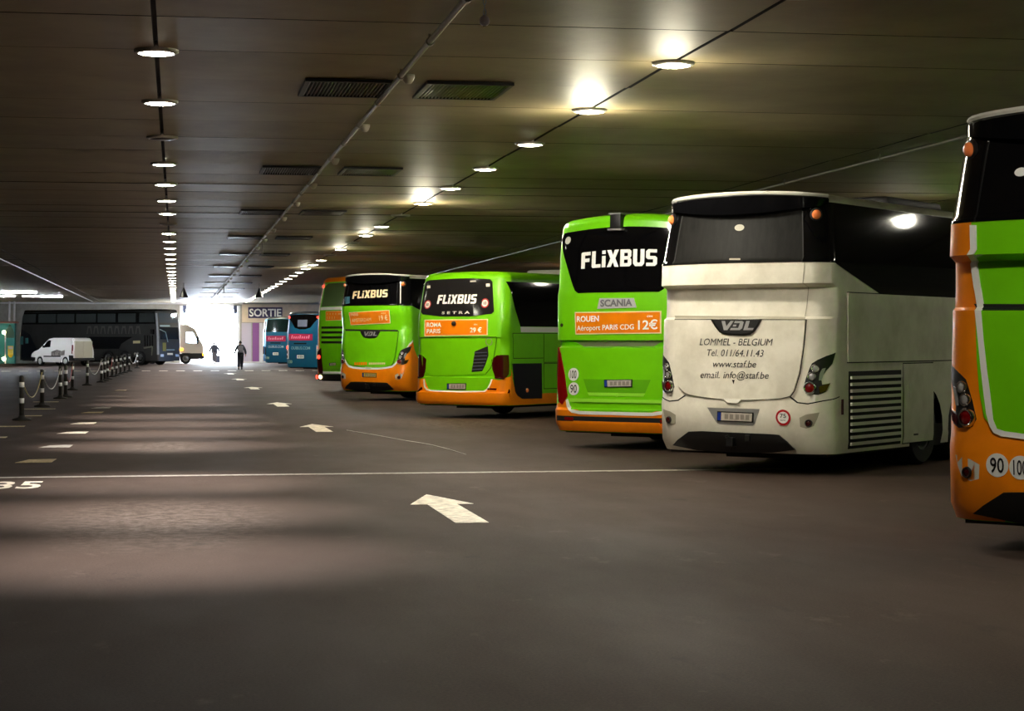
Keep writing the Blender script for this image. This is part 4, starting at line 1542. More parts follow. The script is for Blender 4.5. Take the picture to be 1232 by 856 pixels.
# flank
wn = T([(608.8, 334.6), (626, 393)])
for sg in (1, -1):
    mm = (lambda q: q) if sg > 0 else mir
    QB.patch('side_window', mm([(wn[1][0], wn[1][1]), (QB.sy(11.2), wn[1][1]), (QB.sy(11.2), 3.06), (wn[0][0], 3.06)]), M_GLASS, off=0.002, th=0.008)
    QB.patch('white_stripe', mm([(wn[1][0] + 0.02, wn[1][1] - 0.13), (QB.sy(11.2), wn[1][1] - 0.13), (QB.sy(11.2), wn[1][1] - 0.01), (wn[1][0], wn[1][1] - 0.01)]), M_STRIPE, off=0.003, th=0.006)
    zq0, zq1 = wn[1][1] - 0.16, 1.35
    sv = QB.tr1(653.8, 440)[0]
    QB.panel('flank_panel', QB.b + 0.06, sv - 0.02, zq1 + 0.01, zq0, M_GREEN, sg)
    QB.panel('flank_panel', sv + 0.02, QB.sy(4.4), zq1 - 0.09, zq0, M_GREEN, sg)
    QB.panel('flank_panel', sv + 0.02, QB.sy(2.7), 0.66, zq1 - 0.13, M_GREEN, sg)
    ht = T([(616, 437.8), (651, 437.2), (651.5, 479.6), (627.5, 480), (622.5, 476.5), (619.5, 471)])
    h_ = QB.patch('flank_hatch', mm(ht), mat('navy_black_panel', (14, 16, 26), 0.35), off=0.003, th=0.015)
    c = T([(633.5, 470)])[0]
    QB.round('hatch_latch', sg * c[0], c[1], 0.05, [(1, 0), (0.8, 0.4), (0, 0.5)], M_AMBER, h_, 0.018)
bm = bmesh.new()
box(bm, -0.8, 0.8, 4.0, 6.4, 3.27, 3.46, 0.07)
obj('roof_unit', bm, mat('roof_unit_white', (200, 205, 200), 0.4), QB.root, 40)
# ------------------------------------------------------------------ tall double-deck coach behind (green tail, orange corner posts)
TPROF = [(0.35, 0.05, 0.02), (0.55, 0.0, 0.0), (2.2, 0.02, 0.0), (2.9, 0.08, 0.02), (3.7, 0.25, 0.08)]
TB = coach('coach', 'tall green coach with orange corner posts, black tail slots and lit lamps', (5.60, 68.55), 0.7653, 13.5, TPROF, crown=0.05)
TB.shell(0.38, 3.75, M_GREEN, ((3.0, 0.6), (4.4, 0.6), (10.5, 0.6)))
TB.roof(3.75, 0.18, M_ORANGE)
TB.under(0.4)
for y in (3.0, 4.4, 10.5):
    for sd in (-1, 1):
        TB.wheel(y, sd)
for sg in (1, -1):
    mm = (lambda q: q) if sg > 0 else mir
    TB.patch('corner_post', mm([(TB.a + 0.1, 0.4), (TB.sy(1.6), 0.4), (TB.sy(1.6), 3.74), (TB.a + 0.12, 3.74), (TB.a + 0.16, 2.6), (TB.a + 0.05, 1.6)]), M_ORANGE, off=0.002, th=0.006)
    TB.patch('corner_edge', mm([(TB.a + 0.06, 0.9), (TB.a + 0.10, 0.9), (TB.a + 0.20, 2.6), (TB.a + 0.16, 3.6), (TB.a + 0.12, 3.6), (TB.a + 0.16, 2.6)]), M_STRIPE, off=0.004, th=0.007)
    TB.patch('side_window', mm([(TB.sy(1.7), 2.6), (TB.sy(12.6), 2.6), (TB.sy(12.6), 3.6), (TB.sy(1.7), 3.6)]), M_GLASS, off=0.002, th=0.008)
    h = TB.patch('tail_lamp', mm([(TB.a - 0.02, 1.50), (TB.a + 0.24, 1.30), (TB.a + 0.24, 1.0), (TB.a + 0.05, 0.62), (TB.a - 0.13, 0.60), (TB.a - 0.06, 1.1)]), M_RED_DARK, off=0.009, th=0.02)
    TB.round('lit_lamp', sg * (TB.a + 0.06), 1.18, 0.07, [(1, 0), (0.9, 0.4), (0, 0.6)], mat('lit_red_lamp', (255, 60, 40), 0.3, emit=4.0), h, 0.03)
M_PALEWIN = mat('lit_interior_green', (74, 96, 58), 0.12, spec=0.5)  # opaque pane, light of the coach interior put into its colour
TB.patch('rear_window', [(-TB.a - 0.05, 2.92), (TB.a + 0.05, 2.92), (TB.a + 0.05, 3.62), (TB.a - 0.1, 3.70), (-TB.a + 0.1, 3.70), (-TB.a - 0.05, 3.62)], M_PALEWIN, off=0.002, th=0.008)
TB.patch('window_ledge', [(-TB.a - 0.08, 2.80), (TB.a + 0.08, 2.80), (TB.a + 0.08, 2.90), (-TB.a - 0.08, 2.90)], M_STRIPE, off=0.002, th=0.03)
price_sign(TB, [(392, 374.5), (411, 374), (411, 385.6), (392, 386.2)], [('I I I I I', (394, 379), (408, 379), 2, 0.0), ('I I I I', (394, 384), (403, 384), 3, 0.0)], ('I', (409, 379), (410, 379), 2, 0.0), None, m_let=M_CREAMLET)
for v in (394.5, 400.4, 406.4, 412.3):
    z = TB.tr1(398, v)[1]
    TB.patch('tail_slot', [(-TB.a + 0.02, z - 0.035), (TB.a - 0.02, z - 0.035), (TB.a - 0.02, z + 0.045), (-TB.a + 0.02, z + 0.045)], M_DARK, off=0.002, th=0.004)
    TB.patch('slot_lip', [(-TB.a + 0.0, z + 0.045), (TB.a, z + 0.045), (TB.a, z + 0.075), (-TB.a, z + 0.075)], M_GREEN, off=0.002, th=0.04)
for i in range(10):
    z = 0.78 + i * 0.075
    TB.patch('louvre', [(-TB.a + 0.20, z), (TB.a - 0.75 - 0.02 * i, z), (TB.a - 0.75 - 0.02 * i, z + 0.045), (-TB.a + 0.20 - 0.01 * i, z + 0.045)], M_GREEN, off=0.002, th=0.03)
TB.patch('white_stripe', [(-TB.a, 0.60), (TB.a, 0.60), (TB.a, 0.68), (-TB.a, 0.68)], M_STRIPE, off=0.003, th=0.02)
TB.patch('bumper', [(-TB.b, 0.38), (TB.b, 0.38), (TB.b, 0.58), (-TB.b, 0.58)], M_BLACK, off=0.004, th=0.05)
for s, m in ((-1.12, M_RED), (-0.93, None), (0.93, None), (1.12, M_RED)):
    mm_ = mat('lit_white_lamp', (255, 225, 170), 0.3, emit=5.0) if m is None else mat('lit_red_lamp', (255, 60, 40))
    TB.round('bumper_lamp', s, 0.49, 0.075, [(1, 0), (0.9, 0.4), (0, 0.6)], mm_, None, 0.055)
for sg in (-1, 1):
    TB.round('marker_lamp', sg * (TB.a + 0.16), 3.62, 0.05, [(1, 0), (0.9, 0.6), (0, 0.9)], mat('lit_red_lamp', (255, 60, 40)), None, 0.01)
number_plate(TB, TB.tr([(397, 437), (405, 436.5), (405, 440), (397, 440.5)]), M_PLATE, None, 0.03)

# ------------------------------------------------------------------ petrol blue coaches near the gateway
M_BLUE = mat('coach_petrol_blue', (6, 92, 128), 0.35, coat=0.3)
M_BLUE2 = mat('coach_sky_blue', (40, 128, 200), 0.35, coat=0.3)
M_PINK = mat('raspberry_panel', (176, 22, 74), 0.4)
M_GREYTXT = mat('pale_blue_grey_lettering', (150, 176, 184), 0.4)
BPROF = [(0.30, 0.05, 0.02), (0.45, 0.0, 0.0), (2.3, 0.03, 0.0), (3.15, 0.12, 0.06)]


def blue_coach(label, o, mbody, kind):
    B = coach('coach', label, o, 0.7653, 12.2, BPROF, crown=0.07)
    B.shell(0.30, 3.15, mbody, ((3.2, 0.6), (9.8, 0.6)))
    B.roof(3.15, 0.14, M_BLACK if kind != 2 else mbody)
    B.under(0.32)
    for y in (3.2, 9.8):
        for sd in (-1, 1):
            B.wheel(y, sd)
    for sg in (1, -1):
        mm = (lambda q: q) if sg > 0 else mir
        B.patch('side_window', mm([(B.sy(0.8), 2.0), (B.sy(11.2), 2.0), (B.sy(11.2), 3.05), (B.sy(0.5), 3.05)]), M_GLASS, off=0.002, th=0.008)
    a = B.a
    if kind == 0:
        pts = [(-a - 0.15, 3.12), (-a - 0.12, 2.95), (-a + 0.15, 2.72), (-0.55, 2.45), (-0.2, 2.36), (0.2, 2.36), (0.55, 2.45), (a - 0.15, 2.72), (a + 0.12, 2.95), (a + 0.15, 3.12)]
        B.patch('rear_window', pts, M_GLASS, off=0.002, th=0.008)
        B.patch('window_pane', [(-0.36, 2.50), (0.32, 2.50), (0.34, 2.86), (-0.38, 2.86)], mat('pane_reflecting_grey', (120, 130, 150), 0.1, metal=0.4), off=0.011, th=0.002)
        for sg in (-1, 1):
            B.round('marker_lamp', sg * (a + 0.08), 3.0, 0.065, [(1, 0), (0.9, 0.5), (0, 0.8)], mat('lit_red_lamp', (255, 60, 40)), None, 0.012)
            h = B.patch('tail_lamp', [(sg * (a + 0.16) - 0.14, 0.75), (sg * (a + 0.16) + 0.14, 0.75), (sg * (a + 0.16) + 0.14, 1.50), (sg * (a + 0.16) - 0.14, 1.50)], M_LOUVRE, off=0.003, th=0.02)
            for i, m in enumerate((M_BLACK, M_BLACK, mat('lit_red_lamp', (255, 60, 40)))):
                B.round('lamp', sg * (a + 0.16), 0.87 + 0.25 * i, 0.085, [(1, 0), (0.9, 0.3), (0, 0.4)], m, h, 0.022)
    else:
        B.patch('rear_window', [(-a - 0.1, 2.32), (a + 0.1, 2.32), (a + 0.1, 3.13), (-a - 0.1, 3.13)], mat('window_dark_teal', (18, 34, 34), 0.1), off=0.002, th=0.008)
        for sg in (-1, 1):
            B.patch('tail_lamp', [(sg * (a + 0.12) - 0.07, 0.8), (sg * (a + 0.12) + 0.07, 0.8), (sg * (a + 0.12) + 0.07, 1.35), (sg * (a + 0.12) - 0.07, 1.35)], M_RED_DARK, off=0.003, th=0.02)
    if kind == 2:
        return B
    pz = 1.95 if kind == 0 else 1.90
    pk = B.patch('advert_panel', [(-0.98, pz - 0.20), (0.72, pz - 0.20), (0.72, pz + 0.16), (-0.98, pz + 0.16)], M_PINK, off=0.003, th=0.006)
    B.flat('lettering', [[(-0.80 + 0.15 * i, pz - 0.09), (-0.71 + 0.15 * i, pz - 0.09), (-0.67 + 0.15 * i, pz + (0.09 if i in (0, 4, 8) else 0.03)), (-0.76 + 0.15 * i, pz + (0.09 if i in (0, 4, 8) else 0.03))] for i in range(9)], mat('pale_pink_lettering', (232, 150, 170), 0.4), pk, 0.012)
    B.letters('lettering', 'OUIBUS.COM', (-0.80, 1.27), (0.56, 1.27), 0.15, M_GREYTXT, None, 0.010, 0.02)
    B.patch('tail_slot', [(-0.6, 1.55), (0.3, 1.55), (0.3, 1.62), (-0.6, 1.62)], M_DARK, off=0.002, th=0.004)
    number_plate(B, [(-0.42, 0.98), (0.16, 0.98), (0.16, 0.76), (-0.42, 0.76)], M_STRIPE)
    B.letters('lettering', '130', (-1.0, 0.52), (-0.70, 0.52), 0.15, mat('fleet_number', (170, 190, 150), 0.4), None, 0.010, 0.02)
    return B


blue_coach('petrol blue coach with rounded dark tail glass and raspberry panel', (6.72, 108.4), M_BLUE, 0)
blue_coach('second petrol blue coach, tail half hidden behind the nearer blue one', (6.60, 133.2), M_BLUE, 1)
blue_coach('lighter blue coach of which only a sliver shows by the purple panel', (6.80, 140.8), M_BLUE2, 2)

# ------------------------------------------------------------------ dark double-decker across the far left
M_DD = mat('double_decker_charcoal', (52, 51, 49), 0.38, var=0.22, vscale=1.2, coat=0.2)
M_DDT = mat('double_decker_pattern', (86, 84, 78), 0.4)
M_DDW = mat('double_decker_glass', (70, 76, 74), 0.08, metal=0.25)
M_DDB = mat('double_decker_black', (9, 11, 14), 0.25)
DPHI = TH + math.radians(118)
DL = 13.0
DC = at_depth(190.5, 410, 141.0)
hx, hy = math.sin(DPHI), math.cos(DPHI)
rx, ry = math.cos(DPHI), -math.sin(DPHI)
DO = (DC.x - hx * DL - rx * 1.275, DC.y - hy * DL - ry * 1.275)
t = thing('double_decker_bus', 'dark grey double-decker bus parked across the hall behind the white van', 'bus', (DO[0], DO[1], 0), -DPHI)
DB = Body(t, DO, DPHI, DL, 2.55, [(0.30, 0.0, 0.0), (2.2, 0.02, 0.0), (3.5, 0.25, 0.02), (3.85, 0.40, 0.06)], bow=0.05, rr=0.30, rf=0.12, crown=0.03, front=[(0.3, 0.0), (2.0, 0.02), (3.3, 0.12), (3.85, 0.22)])
ay = [DL - 7.6, DL - 6.1, DL - 1.6]
T = DB.tr
w1, w2 = T([(129.5, 428)])[0][0], T([(149, 428)])[0][0]
ay = [w1 - DB.b + DB.rr, w2 - DB.b + DB.rr, DL - 1.7]
DB.shell(0.30, 3.84, M_DD, [(y, 0.58) for y in ay])
DB.roof(3.84, 0.14, M_DDB)
DB.under(0.32)
for y in ay:
    for sd in (-1, 1):
        DB.wheel(y, sd)
z0, z1 = T([(120, 388.2)])[0][1], T([(120, 377.6)])[0][1]
sr, sf = DB.sy(0.35), DB.c - 0.05
DB.patch('window_band', [(sr, z0 - 0.12), (sf, z0 - 0.12), (sf, z1 + 0.12), (sr, z1 + 0.12)], M_DDB, off=0.002, th=0.006)
for ua, ub in ((24.7, 43), (46.3, 67.3), (68.6, 89.4), (91.5, 115.5), (117.4, 139), (142.2, 163.3), (167.5, 186)):
    sa, sb = DB.tr1(ua, 382)[0], DB.tr1(ub, 382)[0]
    if sa < sr + 0.05:
        sa = sr + 0.05
    DB.patch('upper_window', [(sa, z0), (sb, z0), (sb, z1), (sa, z1)], M_DDW, off=0.009, th=0.004)
# lower dark glazing and trims
q = T([(107, 405.5), (160, 405.5), (152, 410), (146, 414), (143, 420), (112, 420)])
DB.patch('lower_window', q, M_DDB, off=0.002, th=0.008)
for px in ([(19.8, 405.3), (23.5, 405.2), (23.5, 414.8), (19.8, 415)], [(24.5, 405.2), (28, 405), (28, 414.6), (24.5, 414.8)], [(30.5, 407), (34, 406.8), (34, 413.4), (30.5, 413.6)]):
    DB.patch('rear_quarter_window', T(px), mat('aqua_window', (70, 120, 120), 0.1), off=0.003, th=0.006)
DB.patch('tail_wrap', [(DB.sy(0.32), 0.4), (DB.sy(2.2), 0.4), (DB.sy(1.2), 2.2), (DB.sy(0.32), 2.6)], mat('dark_navy', (10, 16, 24), 0.3), off=0.002, th=0.004)
DB.patch('lit_number', T([(160, 410.3), (168.5, 410), (168.5, 413.2), (160, 413.5)]), mat('destination_cream', (225, 215, 160), 0.5), off=0.004, th=0.004)
for i, u in enumerate((104, 112, 120.5, 129, 137, 145.5, 154, 162.5)):
    DB.patch('skyline_motif', T([(u, 402), (u + 1.5, 392.5), (u + 5.4, 392.3), (u + 6.8, 402), (u + 5.4, 402), (u + 4.4, 395), (u + 2.4, 395.2), (u + 1.4, 402)]), M_DDT, off=0.003, th=0.002)
for u in (173.5, 176.5, 179.5, 182.5):
    DB.patch('door_slat', T([(u, 403.5), (u + 1.6, 403.5), (u + 1.9, 416.5), (u + 0.2, 417)]), M_DDB, off=0.003, th=0.004)
DB.patch('door_scrawl', T([(172.5, 418), (184, 416), (183, 428), (181.8, 428), (182.4, 418.4), (173, 420)]), mat('pale_scrawl', (120, 122, 104), 0.5), off=0.003, th=0.003)
DB.patch('side_mirror', T([(182.5, 396.5), (185.8, 396.5), (185.8, 402.5), (182.5, 402.5)]), M_DDB, off=0.01, th=0.15)
# pale corner pillar and front
DB.patch('corner_pillar', [(DB.c + 0.0, 0.75), (DB.c + 0.14, 0.75), (DB.c + 0.14, 3.7), (DB.c + 0.0, 3.7)], mat('pale_pillar', (120, 126, 134), 0.4), off=0.004, th=0.02)


def front_rect(z0_, z1_, x0, x1):
    """front wall panel, x measured from the near front corner to the far one (0..1)."""
    bm = bmesh.new()
    hw_ = DB.W / 2 - 0.14
    pr = []
    for (x, z) in ((x0, z0_), (x1, z0_), (x1, z1_), (x0, z1_)):
        yy = DL - DB.lerp(DB.front, z, 1)
        pr.append((hw_ - 2 * hw_ * x, yy, z))
    a = [bm.verts.new((x, y + 0.004, z)) for x, y, z in pr]
    b = [bm.verts.new((x, y + 0.02, z)) for x, y, z in pr]
    bm.faces.new(b)
    bm.faces.new(list(reversed(a)))
    for k in range(4):
        bm.faces.new((a[k], a[(k + 1) % 4], b[(k + 1) % 4], b[k]))
    bmesh.ops.recalc_face_normals(bm, faces=bm.faces[:])
    return bm


M_MIR = mat('reflecting_windscreen', (120, 130, 140), 0.05, metal=0.55)
obj('upper_windscreen', front_rect(3.02, 3.70, 0.04, 0.96), M_MIR, DB.root)
obj('lower_windscreen', front_rect(1.85, 2.70, 0.04, 0.96), M_DDB, DB.root)
obj('destination_blind', front_rect(2.74, 2.86, 0.06, 0.55), M_GREYTXT, DB.root)
obj('front_crest', front_rect(1.00, 1.60, 0.15, 0.32), mat('yellow_grey_crest', (120, 120, 60), 0.5), DB.root)
obj('number_plate', front_rect(0.72, 0.86, 0.38, 0.66), M_STRIPE, DB.root)
obj('grille_bar', front_rect(1.05, 1.12, 0.35, 0.75), M_GREYTXT, DB.root)
for x in (0.12, 0.88):
    obj('headlamp', front_rect(0.60, 0.78, x - 0.08, x + 0.08), M_CLEAR, DB.root)
bm = bmesh.new()
tube(bm, [(1.2, DL + 0.05, 2.55), (0.85, DL + 0.30, 2.35), (0.35, DL + 0.12, 1.65)], 0.03, 8)
obj('wiper_arm', bm, M_GREYTXT, DB.root)


# ------------------------------------------------------------------ white van
def van(o, phi):
    t = thing('delivery_van', 'small white delivery van with grey picture on its flank', 'van', (o[0], o[1], 0), -phi)
    L = 4.5
    # side profile (y from the rear, z) and half widths
    prof = [(0.06, 0.42), (0.0, 0.55), (0.02, 1.2), (0.10, 1.78), (0.22, 1.90), (0.6, 1.94), (2.3, 1.93), (2.75, 1.86), (3.35, 1.38), (3.75, 1.12), (4.25, 0.98), (4.42, 0.80), (4.48, 0.55), (4.42, 0.34), (4.1, 0.30)]
    arch = lambda yc: [(yc + 0.36 * math.cos(a), 0.32 + 0.36 * math.sin(a)) for a in [math.pi * k / 8 for k in range(9)]]
    pts = prof + arch(3.55) + [(3.15, 0.26), (1.2, 0.26)] + arch(0.85) + [(0.45, 0.34)]
    wd = lambda z: 0.92 - 0.14 * max(0.0, (z - 1.05) / 0.9) ** 1.3
    bm = bmesh.new()
    A = [bm.verts.new((-wd(z), y, z)) for y, z in pts]
    B = [bm.verts.new((wd(z), y, z)) for y, z in pts]
    n = len(pts)
    for k in range(n):
        bm.faces.new((A[k], A[(k + 1) % n], B[(k + 1) % n], B[k]))
    fA = bm.faces.new(A)
    fB = bm.faces.new(list(reversed(B)))
    bmesh.ops.recalc_face_normals(bm, faces=bm.faces[:])
    bmesh.ops.bevel(bm, geom=[e for e in bm.edges if all(v.co.z > 0.9 for v in e.verts) and len(e.link_faces) == 2 and (e.link_faces[0] in (fA, fB) or e.link_faces[1] in (fA, fB))], offset=0.06, segments=2, affect='EDGES')
    obj('body', bm, mat('van_white_paint', (232, 228, 224), 0.35, coat=0.3), t, 30)

    def side(name, q, m, sgn=-1, d=0.012):
        bm = bmesh.new()
        a = [bm.verts.new((sgn * (wd(z) + d), y, z)) for y, z in q]
        b = [bm.verts.new((sgn * (wd(z) - 0.03), y, z)) for y, z in q]
        bm.faces.new(a)
        bm.faces.new(list(reversed(b)))
        for k in range(len(q)):
            bm.faces.new((a[k], a[(k + 1) % len(q)], b[(k + 1) % len(q)], b[k]))
        bmesh.ops.recalc_face_normals(bm, faces=bm.faces[:])
        return obj(name, bm, m, t)
    for sgn in (-1, 1):
        side('side_window', [(2.45, 1.30), (3.20, 1.27), (2.85, 1.66), (2.68, 1.76), (2.45, 1.76)], M_GLASS, sgn)
        side('rub_strip', [(1.3, 0.62), (3.1, 0.62), (3.1, 0.70), (1.3, 0.70)], M_BLACK, sgn, 0.02)
        side('door_seam', [(2.34, 0.4), (2.36, 0.4), (2.36, 1.8), (2.34, 1.8)], M_GREYPAINT, sgn, 0.004)
        side('flank_picture', [(0.9, 0.75), (2.3, 0.62), (2.3, 0.98), (1.7, 1.12), (1.2, 1.02), (0.9, 1.10)], mat('van_picture', (150, 140, 132), 0.5, var=0.6, vscale=5), sgn, 0.006)
        side('tail_lamp', [(0.05, 0.85), (0.14, 0.85), (0.15, 1.45), (0.07, 1.45)], M_RED, sgn, 0.02)
        side('rear_bumper_corner', [(0.0, 0.36), (0.42, 0.36), (0.42, 0.75), (0.0, 0.72)], M_BLACK, sgn, 0.02)
        side('front_bumper_corner', [(4.05, 0.32), (4.46, 0.34), (4.46, 0.60), (4.0, 0.58)], M_BLACK, sgn, 0.02)
        bm = bmesh.new()
        box(bm, sgn * 0.94 - 0.09, sgn * 0.94 + 0.09, 3.0, 3.12, 1.25, 1.42, 0.03)
        obj('door_mirror', bm, M_BLACK, t)
        for y in (0.85, 3.55):
            mt = Matrix.Translation((sgn * 0.90, y, 0.32)) @ Matrix.Rotation(sgn * math.pi / 2, 4, 'Y')
            bm = bmesh.new()
            lathe(bm, [(0.2, -0.2), (0.3, -0.2), (0.32, -0.16), (0.32, -0.03), (0.30, 0), (0.2, 0)], 22, mt)
            bmesh.ops.recalc_face_normals(bm, faces=bm.faces[:])
            w = obj('wheel', bm, M_TYRE, t, 40)
            bm = bmesh.new()
            lathe(bm, [(0.2, -0.01), (0.17, 0.01), (0.06, 0.02), (0, 0.02)], 18, mt)
            bmesh.ops.recalc_face_normals(bm, faces=bm.faces[:])
            obj('hubcap', bm, mat('hubcap_silver', (200, 198, 190), 0.35, metal=0.3), w, 40)
    # rear doors, windscreen
    for sgn in (-1, 1):
        bm = bmesh.new()
        box(bm, min(sgn * 0.015, sgn * 0.76), max(sgn * 0.015, sgn * 0.76), -0.012, 0.25, 0.55, 1.70)
        dr = obj('rear_door', bm, mat('van_door_cream', (205, 198, 176), 0.4), t)
    bm = bmesh.new()
    box(bm, -0.9, 0.9, -0.08, 0.1, 0.36, 0.56, 0.03)
    obj('rear_bumper', bm, M_BLACK, t)
    bm = bmesh.new()
    a = [(-0.72, 2.86, 1.80), (0.72, 2.86, 1.80), (0.80, 3.36, 1.40), (-0.80, 3.36, 1.40)]
    bm.faces.new([bm.verts.new((x, y + 0.01, z + 0.02)) for x, y, z in a])
    obj('windscreen', bm, M_GLASS, t)
    return t


vphi = TH + math.radians(-52)
q = at_depth(88, 410, 136.0)
van((q.x + 0.9 * math.cos(vphi), q.y - 0.9 * math.sin(vphi)), vphi)


# ------------------------------------------------------------------ white truck emerging in front of the gateway
def truck(o, phi):
    t = thing('truck', 'cream white truck cab with lit amber indicator before the bright gateway', 'truck', (o[0], o[1], 0), -phi)
    M_CAB = mat('truck_cream_paint', (226, 216, 204), 0.4)
    hwid = 1.08
    # cab: side plates with a window hole, roof, front, back; y forward, front at y = 0
    outer = [(-1.75, 0.80), (-1.75, 2.80), (-1.62, 2.96), (-1.20, 2.96), (-0.62, 2.62), (-0.22, 1.72), (-0.04, 1.45), (0.0, 0.80)]
    inner = [(-1.28, 1.62), (-1.28, 2.36), (-0.78, 2.36), (-0.48, 1.72), (-0.46, 1.55), (-0.8, 1.55)]
    bm = bmesh.new()
    for x in (-hwid, hwid):
        vo = [bm.verts.new((x, y, z)) for y, z in outer]
        vi = [bm.verts.new((x, y, z)) for y, z in inner]
        es = [bm.edges.new((vo[k], vo[(k + 1) % len(vo)])) for k in range(len(vo))] + [bm.edges.new((vi[k], vi[(k + 1) % len(vi)])) for k in range(len(vi))]
        bmesh.ops.triangle_fill(bm, use_beauty=True, use_dissolve=False, edges=es)
    bm.verts.ensure_lookup_table()
    n = len(outer)
    m_ = len(outer) + len(inner)
    for k in range(n):
        if k == 4:
            continue
        a, b = bm.verts[k], bm.verts[(k + 1) % n]
        bm.faces.new((a, b, bm.verts[m_ + (k + 1) % n], bm.verts[m_ + k]))
    obj('cab', bm, M_CAB, t)
    g = bpy.data.materials.new('cab_glass')
    g.use_nodes = True
    b_ = g.node_tree.nodes['Principled BSDF']
    b_.inputs['Transmission Weight'].default_value = 1.0
    b_.inputs['Roughness'].default_value = 0.02
    b_.inputs['Base Color'].default_value = srgb(150, 175, 205)
    b_.inputs['IOR'].default_value = 1.05
    for x in (-hwid, hwid):
        bm = bmesh.new()
        bm.faces.new([bm.verts.new((x * 0.995, y, z)) for y, z in inner])
        obj('side_window', bm, g, t)
    bm = bmesh.new()
    bm.faces.new([bm.verts.new(v) for v in ((-hwid, -0.62, 2.62), (hwid, -0.62, 2.62), (hwid, -0.22, 1.72), (-hwid, -0.22, 1.72))])
    obj('windscreen', bm, g, t)
    bm = bmesh.new()
    box(bm, -hwid, hwid, -1.0, 0.05, 0.35, 0.80, 0.04)
    obj('bumper', bm, M_BLACK, t)
    bm = bmesh.new()
    box(bm, -hwid, hwid, -1.6, -1.0, 0.62, 0.82)
    obj('wheel_guard', bm, M_BLACK, t)
    bm = bmesh.new()
    box(bm, -0.45, 0.45, -4.5, -1.0, 0.5, 0.75)
    obj('chassis', bm, M_UNDER, t)
    bm = bmesh.new()
    box(bm, -1.12, 1.12, -4.6, -1.95, 0.85, 2.9, 0.03)
    obj('cargo_box', bm, mat('truck_box_white', (215, 212, 206), 0.5), t)
    for sgn in (-1, 1):
        for y in (-1.32, -3.8):
            mt = Matrix.Translation((sgn * 1.05, y, 0.42)) @ Matrix.Rotation(sgn * math.pi / 2, 4, 'Y')
            bm = bmesh.new()
            lathe(bm, [(0.24, -0.28), (0.40, -0.28), (0.42, -0.22), (0.42, -0.05), (0.40, 0), (0.24, 0)], 22, mt)
            bmesh.ops.recalc_face_normals(bm, faces=bm.faces[:])
            w = obj('wheel', bm, M_TYRE, t, 40)
            bm = bmesh.new()
            lathe(bm, [(0.25, -0.02), (0.18, -0.04), (0.10, 0.02), (0, 0.02)], 18, mt)
            bmesh.ops.recalc_face_normals(bm, faces=bm.faces[:])
            obj('hub', bm, M_RIM, w, 40)
        bm = bmesh.new()
        box(bm, sgn * hwid - 0.03, sgn * hwid + 0.04, -1.78, -1.52, 0.98, 1.16)
        obj('indicator', bm, mat('lit_amber_lamp', (255, 160, 40), 0.3, emit=6.0), t)
        bm = bmesh.new()
        box(bm, sgn * 0.9 - 0.16, sgn * 0.9 + 0.2, -0.10, 0.08, 0.62, 0.80)
        obj('headlamp', bm, mat('lit_amber_lamp', (255, 160, 40)), t)
        bm = bmesh.new()
        box(bm, sgn * 1.16 - 0.10, sgn * 1.16 + 0.10, -0.52, -0.40, 1.50, 2.05, 0.02)
        obj('door_mirror', bm, M_BLACK, t)
    return t


q = at_depth(245, 410, 149.0)
truck((q.x, q.y + 1.1), math.pi / 2)


# ------------------------------------------------------------------ people
def skin_body(name, joints, edges, m, parent, sub=2):
    """joints: {name: ((x,y,z), (rx, ry))}"""
    bm = bmesh.new()
    lay = bm.verts.layers.skin.verify()
    vs = {}
    for i, (k, (p, r)) in enumerate(joints.items()):
        v = bm.verts.new(p)
        v[lay].radius = r
        v[lay].use_root = (i == 0)
        vs[k] = v
    for a, b in edges:
        bm.edges.new((vs[a], vs[b]))
    me = bpy.data.meshes.new(name)
    bm.to_mesh(me)
    bm.free()
    o = link(name, me, parent)
    o.modifiers.new('skin', 'SKIN').use_smooth_shade = True
    sm = o.modifiers.new('sub', 'SUBSURF')
    sm.levels = sm.render_levels = sub
    dg = bpy.context.evaluated_depsgraph_get()
    nm = bpy.data.meshes.new_from_object(o.evaluated_get(dg))
    o.modifiers.clear()
    o.data = nm
    nm.materials.clear()
    nm.materials.append(m)
    for p in nm.polygons:
        p.use_smooth = True
    return o


M_SKIN = mat('skin', (150, 112, 92), 0.55)
M_JACKET = mat('navy_jacket', (34, 38, 52), 0.8)
M_TROUS = mat('dark_trousers', (28, 32, 46), 0.8)
M_HAIR = mat('dark_hair', (26, 22, 20), 0.7)


